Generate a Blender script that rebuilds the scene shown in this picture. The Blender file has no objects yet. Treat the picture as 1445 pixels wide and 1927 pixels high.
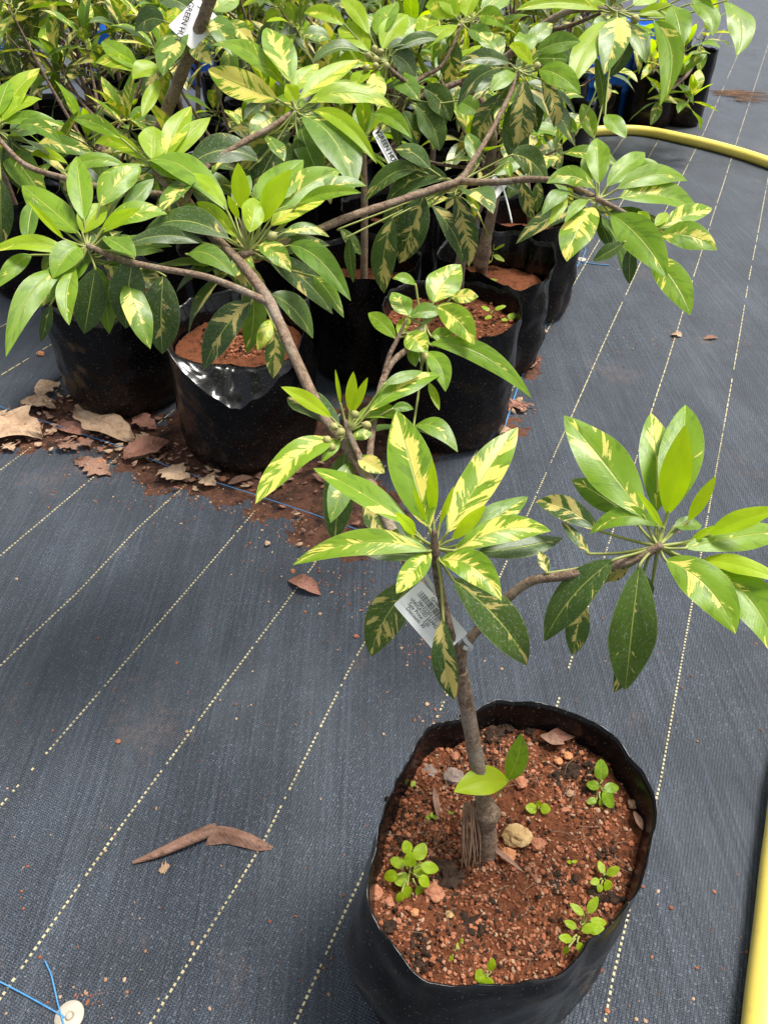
import bpy, bmesh, math, random
from mathutils import Vector, Matrix, noise, Quaternion
random.seed(7)
R_ = math.radians
S = bpy.context.scene
COL = S.collection

# ------------------------------------------------------------------ camera, sky, sun
F = 1400.0; CX = 722.5; CY = 963.5; H = 1.2; PITCH = R_(40.7)
cp, sp = math.cos(PITCH), math.sin(PITCH)
CAM = Vector((0, 0, H)); RT = Vector((1, 0, 0)); FW = Vector((0, cp, -sp)); UP = Vector((0, sp, cp))
cam_d = bpy.data.cameras.new('camera'); cam = bpy.data.objects.new('camera', cam_d); COL.objects.link(cam)
cam.location = CAM; cam.rotation_euler = (math.pi/2 - PITCH, 0, 0)
cam_d.sensor_fit = 'VERTICAL'; cam_d.angle = 2*math.atan(963.5/F); cam_d.clip_start = 0.02; cam_d.clip_end = 200
S.camera = cam
SUN_EL, SUN_AZ = R_(68), R_(68)          # azimuth measured clockwise from +Y
W = bpy.data.worlds.new('World'); S.world = W; W.use_nodes = True
wn = W.node_tree.nodes; wl = W.node_tree.links
sky = wn.new('ShaderNodeTexSky'); sky.sky_type = 'NISHITA'; sky.sun_disc = False
sky.sun_elevation = SUN_EL; sky.sun_rotation = SUN_AZ; sky.dust_density = 4.0; sky.ozone_density = 1.0
hs = wn.new('ShaderNodeHueSaturation'); hs.inputs['Saturation'].default_value = 0.35
wl.new(sky.outputs[0], hs.inputs['Color']); wl.new(hs.outputs[0], wn['Background'].inputs[0])
wn['Background'].inputs[1].default_value = 0.11
sun_d = bpy.data.lights.new('sun', 'SUN'); sun_d.energy = 3.0; sun_d.angle = R_(16); sun_d.color = (1, .96, .9)
sun = bpy.data.objects.new('sun', sun_d); COL.objects.link(sun)
sd = Vector((math.sin(SUN_AZ)*math.cos(SUN_EL), math.cos(SUN_AZ)*math.cos(SUN_EL), math.sin(SUN_EL)))
sun.rotation_euler = sd.to_track_quat('Z', 'Y').to_euler()
VS = S.view_settings; VS.view_transform = 'Standard'; VS.look = 'None'; VS.gamma = 1; VS.exposure = 0.84
S.render.engine = 'CYCLES'

# ------------------------------------------------------------------ helpers
def P(x, y, d):                           # a point of the place at optical depth d
    return CAM + d*(FW + (x-CX)/F*RT + (CY-y)/F*UP)
def G(x, y, z=0.0):                       # the point of height z
    k = -(FW + (x-CX)/F*RT + (CY-y)/F*UP).z
    return P(x, y, (H-z)/k)
AZ = R_(23.8)                             # direction of the mat's stripes
U = Vector((math.sin(AZ), math.cos(AZ), 0)); V = Vector((math.cos(AZ), -math.sin(AZ), 0))
def fbm(p, o=4):
    return noise.fractal(Vector(p), 1.0, 2.0, o)
def matz(x, y):                           # gentle ripples of the woven mat
    return 0.004 + 0.0022*noise.noise(Vector((x*2.3, y*2.3, 0))) + 0.0008*noise.noise(Vector((x*9, y*9, 3)))

def mesh_obj(name, verts, faces, mats, parent=None, smooth=True, uvs=None, fmat=None, origin=None):
    o0 = Vector(origin) if origin is not None else (parent['_o'] if False else Vector())
    if parent is not None and origin is None:
        o0 = parent.matrix_basis.translation
    me = bpy.data.meshes.new(name)
    me.from_pydata([Vector(v)-o0 for v in verts], [], faces)
    if not isinstance(mats, (list, tuple)): mats = [mats]
    for m in mats: me.materials.append(m)
    if smooth: me.polygons.foreach_set('use_smooth', [True]*len(me.polygons))
    if fmat: me.polygons.foreach_set('material_index', fmat)
    if uvs:
        ul = me.uv_layers.new(name='UVMap')
        for l in me.loops: ul.data[l.index].uv = uvs[l.vertex_index]
    me.update()
    o = bpy.data.objects.new(name, me); COL.objects.link(o)
    if parent is not None: o.parent = parent
    elif origin is not None: o.location = o0
    return o
def tag(o, label, cat=None, group=None, kind=None):
    if label: o['label'] = label
    if cat: o['category'] = cat
    if group: o['group'] = group
    if kind: o['kind'] = kind
    return o
def empty(name, loc, label, cat, group=None):
    o = bpy.data.objects.new(name, None); COL.objects.link(o); o.location = loc
    o.empty_display_size = .02
    return tag(o, label, cat, group)
def catmull(pts, rads, n=6):
    out, ro = [], []
    Q = [pts[0]*2-pts[1]] + list(pts) + [pts[-1]*2-pts[-2]]
    for i in range(1, len(Q)-2):
        a, b, c, d = Q[i-1:i+3]
        for k in range(n):
            t = k/n
            out.append(.5*((2*b)+(c-a)*t+(2*a-5*b+4*c-d)*t*t+(3*b-a-3*c+d)*t**3))
            ro.append(rads[i-1]+(rads[i]-rads[i-1])*t)
    out.append(pts[-1]); ro.append(rads[-1])
    return out, ro
def tube_geo(pts, rads, seg=8, n=6, rough=0.0, sm=True):
    pts = [Vector(p) for p in pts]
    if not isinstance(rads, (list, tuple)): rads = [rads]*len(pts)
    if sm and len(pts) > 1: pts, rads = catmull(pts, rads, n)
    vs, fs, uv = [], [], []
    t0 = (pts[1]-pts[0]).normalized()
    ref = Vector((0, 0, 1)) if abs(t0.z) < .9 else Vector((1, 0, 0))
    nrm = (ref-t0*ref.dot(t0)).normalized(); ln = 0
    for i, p in enumerate(pts):
        t = (pts[min(i+1, len(pts)-1)]-pts[max(i-1, 0)]).normalized()
        nrm = (nrm-t*nrm.dot(t)).normalized(); bi = t.cross(nrm)
        if i: ln += (p-pts[i-1]).length
        for k in range(seg):
            a = 2*math.pi*k/seg
            r = rads[i]
            if rough: r *= 1+rough*noise.noise(Vector((math.cos(a)*2, math.sin(a)*2, ln*60)))+rough*.6*noise.noise(Vector((7, 3, ln*90)))
            vs.append(p+nrm*math.cos(a)*r+bi*math.sin(a)*r); uv.append((0, 0))
    m = len(pts)
    for i in range(m-1):
        for k in range(seg):
            k2 = (k+1) % seg
            fs.append((i*seg+k, i*seg+k2, (i+1)*seg+k2, (i+1)*seg+k))
    fs.append(tuple(range(seg))[::-1]); fs.append(tuple((m-1)*seg+k for k in range(seg)))
    return vs, fs
def tube(name, pts, rads, mat, parent=None, seg=8, n=6, rough=0.0, origin=None):
    v, f = tube_geo(pts, rads, seg, n, rough)
    return mesh_obj(name, v, f, mat, parent, origin=origin)

# ------------------------------------------------------------------ materials
class NT:
    def __init__(s, name):
        s.m = bpy.data.materials.new(name); s.m.use_nodes = True
        s.t = s.m.node_tree; s.n = s.t.nodes; s.b = s.n['Principled BSDF']; s.out = s.n['Material Output']
    def new(s, t, **kw):
        x = s.n.new(t)
        for k, v in kw.items(): setattr(x, k, v)
        return x
    def put(s, node, i, val):
        if val is None: return
        if isinstance(val, bpy.types.NodeSocket): s.t.links.new(val, node.inputs[i])
        else: node.inputs[i].default_value = val
    def math(s, op, a, b=None, c=None, clamp=False):
        x = s.new('ShaderNodeMath', operation=op, use_clamp=clamp)
        s.put(x, 0, a); s.put(x, 1, b); s.put(x, 2, c); return x.outputs[0]
    def mix(s, f, a, b, blend='MIX'):
        x = s.new('ShaderNodeMixRGB', blend_type=blend)
        for i, v in enumerate((f, a, b)):
            if isinstance(v, tuple) and len(v) == 3: v = v+(1,)
            s.put(x, i, v)
        return x.outputs[0]
    def ramp(s, f, stops, interp='LINEAR'):
        x = s.new('ShaderNodeValToRGB'); x.color_ramp.interpolation = interp
        e = x.color_ramp.elements
        while len(e) < len(stops): e.new(.5)
        for i, (p, c) in enumerate(stops):
            e[i].position = p
            e[i].color = (c, c, c, 1) if isinstance(c, (int, float)) else tuple(c)+(1,)
        s.put(x, 0, f); return x.outputs[0]
    def noise(s, vec, scale, detail=4, rough=.5, dist=0):
        x = s.new('ShaderNodeTexNoise'); s.put(x, 'Vector', vec)
        x.inputs['Scale'].default_value = scale; x.inputs['Detail'].default_value = detail
        x.inputs['Roughness'].default_value = rough; x.inputs['Distortion'].default_value = dist
        return x.outputs[0]
    def coord(s, kind='Object', rotz=0, scale=(1, 1, 1)):
        c = s.new('ShaderNodeTexCoord'); m = s.new('ShaderNodeMapping')
        m.inputs['Rotation'].default_value = (0, 0, rotz); m.inputs['Scale'].default_value = scale
        s.t.links.new(c.outputs[kind], m.inputs[0]); return m.outputs[0]
    def bump(s, h, strength=.5, dist=.001, normal=None):
        x = s.new('ShaderNodeBump'); x.inputs['Strength'].default_value = strength; x.inputs['Distance'].default_value = dist
        s.put(x, 'Height', h)
        if normal is not None: s.put(x, 'Normal', normal)
        return x.outputs[0]
    def set(s, **kw):
        for k, v in kw.items():
            k = {'col': 'Base Color', 'rough': 'Roughness', 'spec': 'Specular IOR Level', 'nrm': 'Normal', 'coat': 'Coat Weight', 'coatr': 'Coat Roughness'}.get(k, k)
            if isinstance(v, tuple) and len(v) == 3: v = v+(1,)
            s.put(s.b, k, v)
        return s.m

def leaf_material():
    k = NT('variegated_leaf'); L = k.t.links
    oi = k.new('ShaderNodeObjectInfo')
    sep = k.new('ShaderNodeSeparateColor'); L.new(oi.outputs['Color'], sep.inputs[0])
    young, old, var, seed = sep.outputs[0], sep.outputs[1], sep.outputs[2], oi.outputs['Alpha']
    uvn = k.new('ShaderNodeUVMap'); su = k.new('ShaderNodeSeparateXYZ'); L.new(uvn.outputs[0], su.inputs[0])
    u, v = su.outputs[0], su.outputs[1]
    s_ = k.math('MULTIPLY_ADD', v, 2.0, -1.0); a = k.math('ABSOLUTE', s_); sg = k.math('SIGN', s_)
    q = k.math('MULTIPLY_ADD', a, -0.17, u)
    def vec(x, y, z):
        c = k.new('ShaderNodeCombineXYZ')
        for i, q_ in enumerate((x, y, z)): k.put(c, i, q_)
        return c.outputs[0]
    sd_ = k.math('MULTIPLY', seed, 57.0)
    sy = k.math('MULTIPLY_ADD', sg, 3.7, k.math('MULTIPLY', a, .55))
    n1 = k.noise(vec(k.math('MULTIPLY', q, 4.6), sy, sd_), 1.0, 1.5)
    sy2 = k.math('MULTIPLY_ADD', sg, 7.7, k.math('MULTIPLY', a, 1.1))
    n2 = k.noise(vec(k.math('MULTIPLY', q, 26.0), sy2, sd_), 1.0, 2.0)
    n3 = k.noise(vec(k.math('MULTIPLY', u, 40.0), k.math('MULTIPLY', s_, 9.0), sd_), 1.0, 2.0)
    m = k.math('MULTIPLY_ADD', n2, .48, k.math('MULTIPLY', n1, 1.0))
    m = k.math('MULTIPLY_ADD', n3, .10, m)
    m = k.math('MULTIPLY_ADD', a, -.13, m)
    thr = k.math('MULTIPLY_ADD', var, -.56, 1.06)
    halo = k.math('MULTIPLY', k.math('ADD', k.math('SUBTRACT', m, thr), .16), 5.0, clamp=True)
    halo = k.math('MULTIPLY', halo, k.math('GREATER_THAN', var, .02))
    mask = k.math('MULTIPLY', k.math('SUBTRACT', m, thr), 30.0, clamp=True)
    mask = k.math('MULTIPLY', mask, k.math('GREATER_THAN', var, .02))
    mid = k.math('LESS_THAN', a, .035)
    edge = k.math('MULTIPLY', k.math('SUBTRACT', a, .955), 30.0, clamp=True)
    gn = k.noise(vec(k.math('MULTIPLY', u, 5.0), k.math('MULTIPLY', s_, 1.5), sd_), 1.0, 3)
    gr = k.mix(gn, (.100, .215, .008), (.180, .335, .016))
    gd = k.mix(gn, (.020, .050, .008), (.044, .090, .013))
    gy = k.mix(gn, (.38, .54, .008), (.50, .66, .015))
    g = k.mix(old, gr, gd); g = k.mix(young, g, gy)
    cr = k.mix(gn, (.76, .64, .10), (.84, .75, .24)); co = k.mix(gn, (.46, .36, .10), (.62, .52, .19))
    c = k.mix(old, cr, co); c = k.mix(young, c, (.66, .70, .06))
    nd = k.noise(vec(k.math('MULTIPLY', q, 11.0), sy2, k.math('ADD', sd_, 9.0)), 1.0, 3)
    g = k.mix(k.math('MULTIPLY', k.ramp(nd, [(.52, 0), (.57, 1)]), k.math('MULTIPLY', halo, .5)), g, k.mix(.45, g, (.20, .33, .04)))
    g = k.mix(k.math('MULTIPLY', k.ramp(nd, [(.40, 1), (.45, 0)]), k.math('MULTIPLY', k.math('SUBTRACT', 1.0, young), .35)), g, (.03, .085, .012))
    col = k.mix(mask, g, c)
    bs = k.noise(vec(k.math('MULTIPLY', u, 22.0), k.math('MULTIPLY', s_, 7.0), k.math('ADD', sd_, 21.0)), 1.0, 2)
    col = k.mix(k.math('MULTIPLY', k.ramp(bs, [(.715, 0), (.74, .8)]), k.math('SUBTRACT', 1.0, young)), col, (.13, .07, .025))
    col = k.mix(k.math('MULTIPLY', k.math('MULTIPLY', k.ramp(n3, [(.45, 0), (.7, 1)]), old), .12), col, (.33, .31, .24))
    col = k.mix(k.math('MULTIPLY', mid, .75), col, k.mix(young, (.42, .46, .10), (.5, .6, .05)))
    col = k.mix(k.math('MULTIPLY', edge, .35), col, (.35, .42, .12))
    # fine lateral veins, dust and dried water marks on old blades
    wv = k.math('SINE', k.math('MULTIPLY', q, 190.0))
    col = k.mix(k.math('MULTIPLY', k.math('ADD', wv, 1.0), .010), col, (.5, .6, .2))
    vo = k.new('ShaderNodeTexVoronoi', feature='DISTANCE_TO_EDGE'); L.new(vec(k.math('MULTIPLY', u, 13.0), k.math('MULTIPLY', s_, 4.5), sd_), vo.inputs['Vector']); vo.inputs['Scale'].default_value = 1
    spot = k.math('MULTIPLY', k.math('LESS_THAN', vo.outputs['Distance'], .035), k.math('GREATER_THAN', n3, .54))
    col = k.mix(k.math('MULTIPLY', spot, k.math('MULTIPLY', old, .28)), col, (.5, .52, .45))
    geo = k.new('ShaderNodeNewGeometry')
    col = k.mix(k.math('MULTIPLY', geo.outputs['Backfacing'], .35), col, (.22, .32, .07))
    h = k.math('MULTIPLY_ADD', wv, .03, k.math('MULTIPLY', gn, 1.6))
    h = k.math('MULTIPLY_ADD', k.math('MULTIPLY', k.math('SUBTRACT', .06, a), 16.0, clamp=True), -1.2, h)
    nb = k.bump(h, .35, .0012)
    rg = k.math('MULTIPLY_ADD', n3, .22, .30)
    k.set(col=col, rough=rg, spec=.42, nrm=nb)
    tr = k.new('ShaderNodeBsdfTranslucent')
    tc = k.mix(.5, col, k.mix(1.0, col, (1.0, .95, .25), 'MULTIPLY')); 
    hsv = k.new('ShaderNodeHueSaturation'); hsv.inputs['Value'].default_value = 1.7; hsv.inputs['Saturation'].default_value = 1.1
    L.new(tc, hsv.inputs['Color']); L.new(hsv.outputs[0], tr.inputs[0])
    ms = k.new('ShaderNodeMixShader')
    k.put(ms, 0, k.math('MULTIPLY_ADD', young, .24, k.math('MULTIPLY_ADD', old, -.14, .30)))
    L.new(k.b.outputs[0], ms.inputs[1]); L.new(tr.outputs[0], ms.inputs[2]); L.new(ms.outputs[0], k.out.inputs[0])
    return k.m
M = {}
M['leaf'] = leaf_material()
def simple(name, c1, c2, scale=30, rough=.6, spec=.4, bump=.0, bd=.001, detail=5, coordk='Object'):
    k = NT(name); co = k.coord(coordk)
    n = k.noise(co, scale, detail, .6)
    kw = dict(col=k.mix(k.ramp(n, [(.3, 0), (.7, 1)]), c1, c2), rough=rough, spec=spec)
    if bump: kw['nrm'] = k.bump(k.noise(co, scale*2.5, 5, .65), bump, bd)
    return k.set(**kw)
M['petiole'] = simple('petiole_green', (.20, .24, .05), (.32, .34, .09), 60, .5)
def bark():
    k = NT('bark'); co = k.coord(); n = k.noise(co, 170, 7, .72, .6); n2 = k.noise(co, 26, 4, .6); n4 = k.noise(co, 480, 4, .7)
    c = k.mix(k.ramp(n, [(.34, 0), (.64, 1)]), (.12, .074, .046), (.38, .275, .19))
    c = k.mix(k.ramp(n2, [(.48, 0), (.66, .65)]), c, (.42, .355, .275))
    c = k.mix(k.ramp(n4, [(.56, 0), (.68, .7)]), c, (.045, .03, .02))
    return k.set(col=c, rough=.9, spec=.15, nrm=k.bump(k.math('MULTIPLY_ADD', n4, .4, n), 1.0, .0035))
M['bark'] = bark()
def bark_dark():
    k = NT('twig_bark'); co = k.coord(); n = k.noise(co, 190, 6, .7)
    c = k.mix(k.ramp(n, [(.36, 0), (.64, 1)]), (.045, .029, .019), (.24, .17, .12))
    return k.set(col=c, rough=.85, spec=.2, nrm=k.bump(k.noise(co, 160, 6, .7), .8, .002))
M['twig'] = bark_dark()
M['fruit'] = simple('unripe_fruit', (.26, .27, .08), (.40, .36, .14), 90, .55)
def plastic(name='black_bag_plastic', spec=.22, r0=.16, r1=.28, dustk=.8, bump=.12):
    k = NT(name); co = k.coord()
    n = k.noise(co, 7, 4); sp_ = k.noise(co, 260, 2); dust = k.noise(co, 5, 5, .65)
    geo = k.new('ShaderNodeNewGeometry'); sx = k.new('ShaderNodeSeparateXYZ'); tc = k.new('ShaderNodeTexCoord'); k.t.links.new(tc.outputs['Object'], sx.inputs[0])
    base = k.mix(n, (.0025, .0025, .003), (.0055, .0056, .0068))
    low = k.ramp(sx.outputs[2], [(0.0, 1), (.17, .12), (.4, .08)])
    dm = k.math('MULTIPLY', k.ramp(dust, [(.42, 0), (.85, .40*dustk)]), low)
    c = k.mix(dm, base, (.12, .060, .032))
    fl = k.math('MULTIPLY', k.ramp(sp_, [(.66, 0), (.70, 1)]), k.math('MULTIPLY_ADD', low, .6, .25))
    c = k.mix(fl, c, (.30, .20, .13))
    rg = k.math('ADD', k.math('MULTIPLY', dm, .5), k.ramp(k.noise(co, 12, 4), [(.3, r0), (.7, r1)]))
    wr = k.noise(k.coord('Object', 0, (3, 3, 11)), 3.0, 5, .55, 1.2)
    fine = k.noise(co, 90, 3)
    h = k.math('MULTIPLY_ADD', fine, .06, wr)
    return k.set(col=c, rough=rg, spec=spec, nrm=k.bump(h, bump, .006))
M['plastic'] = plastic(); M['collar'] = plastic('glossy_collar_plastic', .45, .13, .27, .5, .14)
def soil(name, c1, c2, c3, dark=.5):
    k = NT(name); co = k.coord()
    n = k.noise(co, 60, 6, .75); n2 = k.noise(co, 330, 5, .8); n3 = k.noise(co, 17, 6, .7)
    c = k.mix(k.ramp(n2, [(.33, 0), (.67, 1)]), c1, c2); c = k.mix(k.ramp(n3, [(dark, 0), (dark+.13, .9)]), c, c3)
    c = k.mix(k.ramp(n, [(.50, 0), (.36, .75)][::-1]), c, (.05, .024, .014))
    h = k.math('MULTIPLY_ADD', n2, .5, n)
    return k.set(col=c, rough=.95, spec=.12, nrm=k.bump(h, 1.0, .010))
M['soil'] = soil('red_soil', (.125, .042, .020), (.32, .112, .052), (.030, .018, .012), .57)
M['spill'] = soil('spilled_soil', (.09, .042, .028), (.24, .115, .075), (.035, .027, .024), .47)
M['red_grit'] = simple('red_grit', (.17, .056, .026), (.38, .145, .072), 60, .9, .15)
M['tan_grit'] = simple('tan_grit', (.25, .14, .085), (.40, .26, .165), 60, .9, .15)
M['dark_clod'] = simple('dark_compost', (.018, .011, .008), (.06, .038, .026), 80, .95, .1, .9, .004)
M['red_stone'] = simple('red_stone', (.26, .095, .05), (.46, .21, .12), 60, .9, .2, .7, .003)
M['orange_stone'] = simple('orange_stone', (.42, .17, .07), (.55, .26, .13), 70, .9, .2, .6, .002)
M['grey_stone'] = simple('grey_stone', (.16, .115, .09), (.30, .235, .20), 40, .9, .2, .5, .002)
M['yellow_stone'] = simple('yellow_stone', (.30, .18, .07), (.60, .42, .20), 75, .9, .2, .9, .004)
def mat_weave():
    k = NT('woven_weed_mat'); co = k.coord('Object', AZ)
    def wave(axis, scale, dist):
        w = k.new('ShaderNodeTexWave', wave_type='BANDS', bands_direction=axis); k.put(w, 'Vector', co)
        w.inputs['Scale'].default_value = scale; w.inputs['Distortion'].default_value = dist; w.inputs['Detail'].default_value = 1; w.inputs['Detail Scale'].default_value = 2.0
        return w.outputs[1]
    wx = wave('X', 62, 1.0); wy = wave('Y', 88, 1.4)
    wv = k.math('MULTIPLY', wx, wy)
    big = k.noise(co, 2.2, 5, .6); st = k.noise(k.coord('Object', AZ, (26, 1.3, 1)), 1.0, 5, .6)
    fine = k.noise(co, 330, 2, .6)
    c = k.mix(k.ramp(big, [(.3, 0), (.7, 1)]), (.0100, .0155, .025), (.022, .0315, .0465))
    c = k.mix(k.ramp(st, [(.35, .55), (.62, 0)]), c, (.016, .019, .024))
    c = k.mix(k.math('MULTIPLY', k.math('POWER', wv, 1.6), .85), c, (.098, .121, .157))
    c = k.mix(k.ramp(fine, [(.58, 0), (.70, .55)]), c, (.24, .27, .31))
    rib = k.noise(k.coord('Object', AZ, (150, 2.2, 1)), 1.0, 4, .65)
    c = k.mix(k.ramp(rib, [(.50, 0), (.66, .34)]), c, (.098, .121, .157))
    c = k.mix(k.ramp(rib, [(.34, .5), (.46, 0)]), c, (.008, .0115, .017))
    wet = k.noise(co, 5.5, 6, .68, .4)
    c = k.mix(k.ramp(wet, [(.40, .35), (.55, 0)]), c, (.012, .014, .018))
    d1 = k.noise(co, 3.1, 7, .72); d2 = k.noise(co, 120, 3, .6)
    dm = k.math('MULTIPLY', k.ramp(d1, [(.58, 0), (.74, .75)]), k.ramp(d2, [(.38, 0), (.62, 1)]))
    c = k.mix(dm, c, (.20, .125, .088))
    pale = k.noise(k.coord('Object', AZ, (3, .8, 1)), 1.6, 5, .6)
    c = k.mix(k.ramp(pale, [(.52, 0), (.78, .28)]), c, (.14, .165, .19))
    h = k.math('ADD', k.math('MULTIPLY', wv, 1.0), k.math('MULTIPLY', fine, .8))
    h = k.math('MULTIPLY_ADD', st, 1.2, h); h = k.math('MULTIPLY_ADD', rib, 1.2, h)
    k.set(col=c, rough=.52, spec=.5, nrm=k.bump(h, .8, .0022)); k.b.inputs['Sheen Weight'].default_value = .20; k.b.inputs['Sheen Roughness'].default_value = .35; k.b.inputs['Sheen Tint'].default_value = (.85, .92, 1, 1); return k.m
M['mat'] = mat_weave()
M['stripe'] = simple('stripe_thread', (.30, .255, .13), (.58, .52, .31), 45, .6)
def hose():
    k = NT('yellow_hose'); co = k.coord(); n = k.noise(co, 3, 4); d = k.noise(co, 40, 5, .7)
    c = k.mix(n, (.88, .67, .085), (.90, .74, .19)); c = k.mix(k.ramp(d, [(.58, 0), (.8, .45)]), c, (.40, .27, .12)); c = k.mix(k.ramp(k.noise(co, 9, 6, .7), [(.58, 0), (.75, .35)]), c, (.50, .40, .20))
    return k.set(col=c, rough=.42, spec=.5, nrm=k.bump(d, .15, .001))
M['hose'] = hose()
def dead(name, a, b, vein=1.0):
    k = NT(name); co = k.coord('Object'); n = k.noise(co, 30, 5, .6)
    uvn = k.new('ShaderNodeUVMap'); su = k.new('ShaderNodeSeparateXYZ'); k.t.links.new(uvn.outputs[0], su.inputs[0])
    a_ = k.math('ABSOLUTE', k.math('MULTIPLY_ADD', su.outputs[1], 2, -1)); q = k.math('MULTIPLY_ADD', a_, -.2, su.outputs[0])
    wv = k.math('POWER', k.math('ABSOLUTE', k.math('SINE', k.math('MULTIPLY', q, 34))), 12)
    c = k.mix(k.ramp(n, [(.3, 0), (.7, 1)]), a, b); c = k.mix(k.math('MULTIPLY', k.math('LESS_THAN', a_, .04), vein), c, a)
    sp2_ = k.noise(co, 75, 5, .7); c = k.mix(k.ramp(sp2_, [(.52, 0), (.66, .65)]), c, tuple(x*.45 for x in a))
    c = k.mix(k.ramp(k.noise(co, 18, 3), [(.55, 0), (.75, .5)]), c, tuple(min(1, x*1.35) for x in b))
    h = k.math('MULTIPLY_ADD', wv, -.6*vein, n)
    return k.set(col=c, rough=.75, spec=.25, nrm=k.bump(h, .6, .003))
M['dead_tan'] = dead('dry_leaf_tan', (.34, .21, .125), (.52, .37, .24))
M['dead_brown'] = dead('dry_leaf_brown', (.19, .10, .066), (.31, .18, .125))
M['dead_roll'] = dead('dry_leaf_rolled', (.17, .088, .058), (.32, .19, .135), .35)
M['dead_red'] = dead('dry_leaf_russet', (.20, .085, .055), (.34, .17, .12))
M['white'] = simple('white_card', (.84, .84, .83), (.88, .88, .87), 20, .5)
M['sticker'] = simple('sticker_paper', (.80, .80, .79), (.86, .86, .85), 20, .42)
M['ink'] = simple('black_ink', (.02, .02, .02), (.035, .035, .035), 50, .6)
M['clear'] = simple('milky_plastic', (.55, .56, .56), (.68, .69, .69), 20, .3)
M['cap'] = simple('cream_plastic', (.34, .30, .23), (.50, .46, .37), 60, .6)
M['string'] = simple('blue_string', (.04, .17, .38), (.09, .30, .55), 200, .6)
M['blue'] = simple('blue_drum', (.015, .12, .60), (.025, .17, .72), 10, .35)
M['tie'] = simple('black_tie', (.012, .012, .012), (.02, .02, .02), 50, .4)
M['fibre'] = simple('dry_fibre', (.16, .09, .055), (.30, .19, .12), 120, .9)

# ------------------------------------------------------------------ leaf builder
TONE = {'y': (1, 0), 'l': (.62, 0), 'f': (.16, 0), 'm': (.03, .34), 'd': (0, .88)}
def prof_sap(t): return max(0.0, math.sin(math.pi*t**.93))**.82
def prof_round(t): return max(0.0, math.sin(math.pi*t**.85))**.6
def leaf_geo(P0, P1, w, nrm, bow=.08, ctrl=None, fold=.22, wav=.04, seed=0, N=14, Mh=4, prof=prof_sap, center=None, pr=.0016):
    m = P1-P0; L = m.length; ax = m/L
    n = nrm-ax*nrm.dot(ax)
    n = n.normalized() if n.length > 1e-4 else ax.orthogonal().normalized()
    b = ax.cross(n)
    Pc = (P0+P1)*.5+n*bow*L*2+(ctrl*2 if ctrl else Vector())
    vs, fs, uv, fm = [], [], [], []
    for i in range(N+1):
        t = i/N
        c = P0*(1-t)**2+Pc*2*t*(1-t)+P1*t*t
        tg = ((Pc-P0)*(1-t)+(P1-Pc)*t).normalized()
        bi = (b-tg*b.dot(tg)).normalized(); ni = bi.cross(tg)
        hw = w*.5*max(prof(t), .015)
        for j in range(-Mh, Mh+1):
            s = j/Mh; a = abs(s)
            z = hw*(a*math.sin(fold)-.10*a*a)+hw*wav*3*a*a*math.sin(t*9+seed*5+(2 if s > 0 else 0))
            vs.append(c+bi*hw*s*math.cos(fold)+ni*z); uv.append((t, .5+s*.5))
    k = 2*Mh+1
    for i in range(N):
        for j in range(2*Mh):
            fs.append((i*k+j, i*k+j+1, (i+1)*k+j+1, (i+1)*k+j)); fm.append(0)
    if center is not None and (center-P0).length > .002:
        q = P0+(Pc-P0)*.12
        mid = (center+P0)*.5 - (P0-center).length*.12*n
        tv, tf = tube_geo([center, mid, P0, q], [pr*1.3, pr, pr*.9, pr*.5], 5, 4)
        o = len(vs); vs += tv; uv += [(0, 0)]*len(tv)
        for f in tf: fs.append(tuple(x+o for x in f)); fm.append(1)
    return vs, fs, uv, fm
NL = [0]
def leaf_color(tone, var):
    y, o = TONE[tone]; NL[0] += 1
    return (min(1, max(0, y+random.uniform(-.06, .06))), min(1, max(0, o+random.uniform(-.1, .1))), var, random.random())
def traced(plant, center, d, rows, Lreal=.135):
    """leaves of one rosette; each row: base x y, tip x y, width, tone, variegation, upward bow"""
    Cw = P(center[0], center[1], d)
    for row in rows.strip().split(';'):
        f = row.split()
        if not f: continue
        bx, by, tx, ty, w = map(float, f[:5]); tone = f[5]; var = float(f[6])
        bend = float(f[7]) if len(f) > 7 else 0; bdx = float(f[8]) if len(f) > 8 else 0
        dd = float(f[9]) if len(f) > 9 else 0
        lp = math.hypot(tx-bx, ty-by); l = lp*d/F; up = (by-ty)/lp
        dz = math.sqrt(max(0, Lreal**2-l*l)) if l < Lreal else 0
        dz = min(dz, .45*l)
        if tone == 'y': sg = -1
        elif up > .3: sg = 1
        elif up < -.3: sg = 1 if tone == 'd' else -1
        else: sg = random.choice((-1, 1))*.5
        d0 = d+dd+random.uniform(-.006, .006)
        P0 = P(bx, by, d0); P1 = P(tx, ty, d0+sg*dz)
        tc = (CAM-P0).normalized()
        nr = (tc*.62+Vector((0, 0, 1))*.45+Vector((random.uniform(-1, 1), random.uniform(-1, 1), random.uniform(-.3, .5)))*.28).normalized()
        ax = (P1-P0).normalized(); nn = (nr-ax*nr.dot(ax)).normalized()
        tcn = (tc-ax*tc.dot(ax)).normalized()
        wr = w*d0/F/max(.6, abs(nn.dot(tcn)))
        ctrl = UP*(bend*d0/F)+RT*(bdx*d0/F)
        bow = random.uniform(.02, .08) if tone != 'y' else .02
        v, fc, uv, fm = leaf_geo(P0, P1, wr*1.06, nr, bow, ctrl, random.uniform(.12, .38), random.uniform(.01, .05), random.random()*9)
        o = mesh_obj('leaf', v, fc, M['leaf'], plant, uvs=uv)
        if (Cw-P0).length > .002:
            mid = (Cw+P0)*.5-(P0-Cw).length*.12*nn; qq = P0+(P1-P0)*.05
            tv, tf = tube_geo([Cw, mid, P0, qq], [.0019, .0015, .0014, .0008], 5, 4)
            mesh_obj('petiole', tv, tf, M['petiole'], o, origin=plant.location)
        o.color = leaf_color(tone, var)
SH = []
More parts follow.
